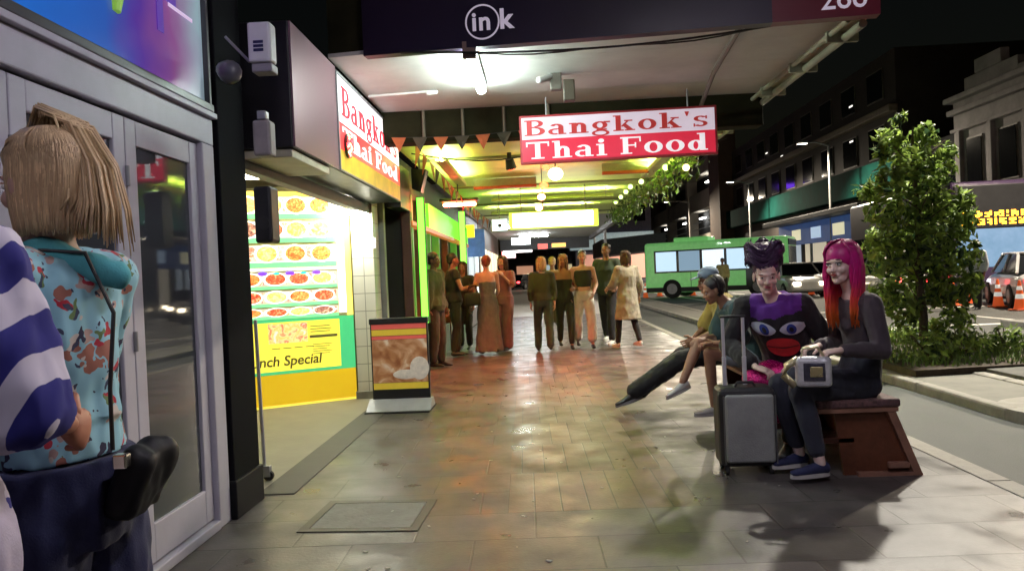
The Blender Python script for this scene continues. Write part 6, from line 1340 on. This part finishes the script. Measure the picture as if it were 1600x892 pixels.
# ================================================================== foreground pair at the left edge
def floral():
    m = bpy.data.materials.new('blue_floral_cotton'); m.use_nodes = True; n = m.node_tree; b = n.nodes["Principled BSDF"]; L = n.links.new
    tc = n.nodes.new("ShaderNodeTexCoord"); cur = None
    base = n.nodes.new("ShaderNodeRGB"); base.outputs[0].default_value = (.3,.58,.68,1); cur = base.outputs[0]
    wn = n.nodes.new("ShaderNodeTexNoise"); wn.inputs["Scale"].default_value = 22; wn.inputs["Detail"].default_value = 2; L(tc.outputs["Object"], wn.inputs[0])
    for i, (s, th, c_) in enumerate(((13,.25,(.36,.14,.1)),(14,.2,(.5,.34,.3)),(17,.22,(.03,.03,.07)),(15,.2,(.45,.03,.05)),(18,.2,(.14,.22,.08)),(13,.17,(.65,.58,.52)),(24,.16,(.04,.05,.1)))):
        mp = n.nodes.new("ShaderNodeMapping"); mp.inputs["Location"].default_value = (i*3.1, i*1.7, i*.9); mp.inputs["Scale"].default_value = (1,1,.75); L(tc.outputs["Object"], mp.inputs[0])
        ml_ = n.nodes.new("ShaderNodeVectorMath"); ml_.operation = 'MULTIPLY_ADD'; L(wn.outputs["Color"], ml_.inputs[0]); ml_.inputs[1].default_value = (.09,.09,.09); L(mp.outputs[0], ml_.inputs[2])
        v = n.nodes.new("ShaderNodeTexVoronoi"); v.inputs["Scale"].default_value = s; v.inputs["Randomness"].default_value = 1; L(ml_.outputs[0], v.inputs[0])
        lt = n.nodes.new("ShaderNodeMath"); lt.operation = 'LESS_THAN'; L(v.outputs["Distance"], lt.inputs[0]); lt.inputs[1].default_value = th
        mx_ = n.nodes.new("ShaderNodeMix"); mx_.data_type = 'RGBA'; L(lt.outputs[0], mx_.inputs[0]); L(cur, mx_.inputs[6]); mx_.inputs[7].default_value = (*c_,1); cur = mx_.outputs[2]
    L(cur, b.inputs["Base Color"]); b.inputs["Roughness"].default_value = .8; return m
FLO = floral()
k = .985
fw_ = V(-.99,.12,0).normalized(); sd_ = fw_.cross(V(0,0,1)).normalized(); bx, by = -1.065, 1.58
J = dict(side=sd_, fwd=fw_, pelvis=V(bx+.0,by,.87), waist=V(bx+.0,by,1.05), chest=V(bx-.01,by,1.25), neck=V(bx-.01,by+.0,1.425), head=V(bx-.005,by-.01,1.565), hf=V(-.93,.3,-.05).normalized())
J['sh'] = (V(bx+.0,by,1.36)-sd_*.145, V(bx-.0,by,1.36)+sd_*.16)
# her left arm is nearest the shop, her right arm nearest the camera
J['el'] = (J['sh'][0]+V(.0,.03,-.26), J['sh'][1]+V(-.1,.03,-.26)); J['ha'] = (J['el'][0]+V(-.16,.06,-.15), J['el'][1]+V(-.2,.1,-.08))
J['hip'] = (V(bx,by,.84)-sd_*.09, V(bx,by,.84)+sd_*.09); J['kn'] = (J['hip'][0]+V(-.08,.04,-.4), J['hip'][1]+V(.03,0,-.4)); J['an'] = (J['kn'][0]+V(.0,.0,-.36), J['kn'][1]+V(.1,0,-.35)); J['toe'] = (J['an'][0]+fw_*.14-V(0,0,.05), J['an'][1]+fw_*.14-V(0,0,.05))
def fghair(H, k_):
    k_ = .89*k_; q = strands(H, k_, 2600, .14, [HB_BLOND,HB_BLOND2], seed=21, r=.0028, front=58, puff=1.08, tuck=.012, wave=.002, tip=.35, scat=.014)
    rr = random.Random(3); K = H @ Matrix.Scale(k_,4)      # loose tail swinging up and away behind
    for i in range(420):
        a = rr.gauss(0,1)*.8; b_ = rr.gauss(0,1)
        p0 = K @ V(.0+a*.02,-.02+b_*.02,.11); tgt = [V(.0,-.03,.175),V(.03,-.075,.15),V(.04,-.115,.05),V(.03,-.135,-.06),V(.02,-.135,-.11+.02*b_)]
        q.mi = 1 if rr.random() < .7 else 0
        q.tube([p0]+[K @ (v+V(a*(.012+.005*j), b_*(.01+.004*j), b_*.01+rr.gauss(0,.0015))) for j, v in enumerate(tgt)], [.002,.0033,.0033,.0033,.003,.001], 4)
    return q, [HB_BLOND,HB_BLOND2]
def shirt(q):
    top_vol(q,J,k,.022,2,7,.85,1,.86,.022)
    q.loft([(J['waist']+V(0,0,.04),.13,.105,J['side'],(0,0,1)),(J['waist']-V(0,0,.0),.135,.112,J['side'],(0,0,1))],20)
    f0 = J['waist']+fw_*.09      # loose shirt front hanging lower
    q.loft([(f0+V(0,0,.06),.12,.07,J['side'],(0,0,1)),(f0+fw_*.07-V(0,0,.14),.15,.06,J['side'],(0,0,1)),(f0+fw_*.13-V(0,0,.34),.14,.04,J['side'],(0,0,1))],18)
p5, H5 = person('blond woman in a blue flowered shirt and navy trousers at the left edge', J, k, SK, (bx,by,0),
    [('shirt', shirt, FLO, .011), ('trousers', lambda q: (pants_vol(q,J,k,.025,1.9,1.05,1.0,.03),), NAVY, .01)], fghair, (SHB,None), vox=.009, headvox=.005, g=.82, hipw=.9)
q = MB(); cpt = J['neck']-V(0,0,.012); n = 20      # shirt collar trim and hood fold
q.tube([cpt+sd_*.1*math.cos(a)+fw_*.085*math.sin(a)+V(0,0,-.02+.01*math.sin(a)) for a in [2*math.pi*i/n for i in range(n+1)]], .014, 8); q.build('collar', mat('collar_dark', (.12,.04,.06), .7, var=.4, vs=30), p5, smooth=True)
q = MB(); c = V(bx+.09,by-.02,1.405); q.cap(c+V(-.09,-.03,.01), c+V(.045,.02,-.045), .038, .032, 14); r_ = remeshed(q, .009, 3, .008, 20); r_.build('hood_fold', cl((.08,.36,.4),'cloth_turquoise'), p5, smooth=True)
# black shoulder bag
c = V(bx+.175,by+.0,.93); t = thing('shoulder_bag', 'black shoulder bag with a bright metal clasp hanging behind the blond woman', 'bag', c)
q = MB(); RB = Matrix.Translation(c) @ Matrix.Rotation(R(24),4,'Y'); q.bbox((-.035,-.08,-.1),(.04,.08,.07),.028,RB); r_ = remeshed(q,.008,3,.01,16); r_.build('bag_body', mat('black_leather', (.006,.006,.008), .55, var=.2, spec=.25), t, smooth=True)
q = MB(); q.bbox((c.x-.005,c.y-.108,c.z+.03),(c.x+.025,c.y-.085,c.z+.06),.004); q.build('clasp', mat('clasp_metal', (.85,.8,.7), .15, metal=1, var=0), t)
q = MB(); q.tube([c+V(-.03,-.06,.06), V(bx+.14,by-.05,1.12), V(bx+.15,by-.04,1.28), V(bx+.1,by-.05,1.41), V(bx+.0,by-.08,1.42)], .0045, 8); q.build('strap', BLACK, t)
# striped person at the very edge
def stripes():
    m = bpy.data.materials.new('navy_white_stripe'); m.use_nodes = True; n = m.node_tree; b = n.nodes["Principled BSDF"]; L = n.links.new
    tc = n.nodes.new("ShaderNodeTexCoord"); mp = n.nodes.new("ShaderNodeMapping"); mp.inputs["Rotation"].default_value = (0,R(-28),0); L(tc.outputs["Object"], mp.inputs[0])
    w_ = n.nodes.new("ShaderNodeTexWave"); w_.inputs["Scale"].default_value = 4.6; w_.inputs["Distortion"].default_value = .5; w_.inputs["Detail"].default_value = 1; w_.inputs["Phase Offset"].default_value = 1.0; L(mp.outputs[0], w_.inputs[0])
    r = n.nodes.new("ShaderNodeValToRGB"); e = r.color_ramp.elements; e[0].position = .5; e[0].color = (.02,.02,.2,1); e[1].position = .54; e[1].color = (.62,.58,.72,1); L(w_.outputs[0], r.inputs[0]); L(r.outputs[0], b.inputs["Base Color"]); b.inputs["Roughness"].default_value = .85; return m
STR = stripes()
k = 1.0; sx_, sy_ = -1.075, 1.12; UPZ = .1
J = dict(side=V(1,0,0), fwd=V(0,1,0), pelvis=V(sx_,sy_,.84), waist=V(sx_,sy_,1.0), chest=V(sx_,sy_,1.17), neck=V(sx_,sy_,1.345), head=V(sx_,sy_+.02,1.49), hf=V(0,1,0),
         sh=(V(sx_-.18,sy_,1.27), V(sx_+.165,sy_,1.27)), el=(V(sx_-.24,sy_,1.0), V(sx_+.225,sy_+.04,1.04)), ha=(V(sx_-.2,sy_+.15,.85), V(sx_+.18,sy_+.22,.98)),
         hip=(V(sx_-.09,sy_,.82), V(sx_+.09,sy_,.82)), kn=(V(sx_-.09,sy_+.04,.45), V(sx_+.09,sy_,.45)), an=(V(sx_-.09,sy_,.085), V(sx_+.09,sy_-.08,.085)), toe=(V(sx_-.09,sy_+.15,.035), V(sx_+.09,sy_+.06,.035)))
for kk in ('pelvis','waist','chest','neck','head','sh','el','ha','hip'): J[kk] = tuple(v+V(0,0,UPZ) for v in J[kk]) if isinstance(J[kk], tuple) else J[kk]+V(0,0,UPZ)
person('person in a navy and white striped top cut off by the left edge', J, k, skin('skin_reddish', (.4,.16,.1)), (sx_,sy_,0),
    [('top', lambda q: top_vol(q,J,k,.03,1,7,1.1,1,1.05,.04), STR, .016), ('trousers', lambda q: pants_vol(q,J,k,.04,1.9), cl((.45,.4,.52),'cloth_lilac'), .008)], short_hair(H_BROWN), (SHW,SHW), vox=.012)
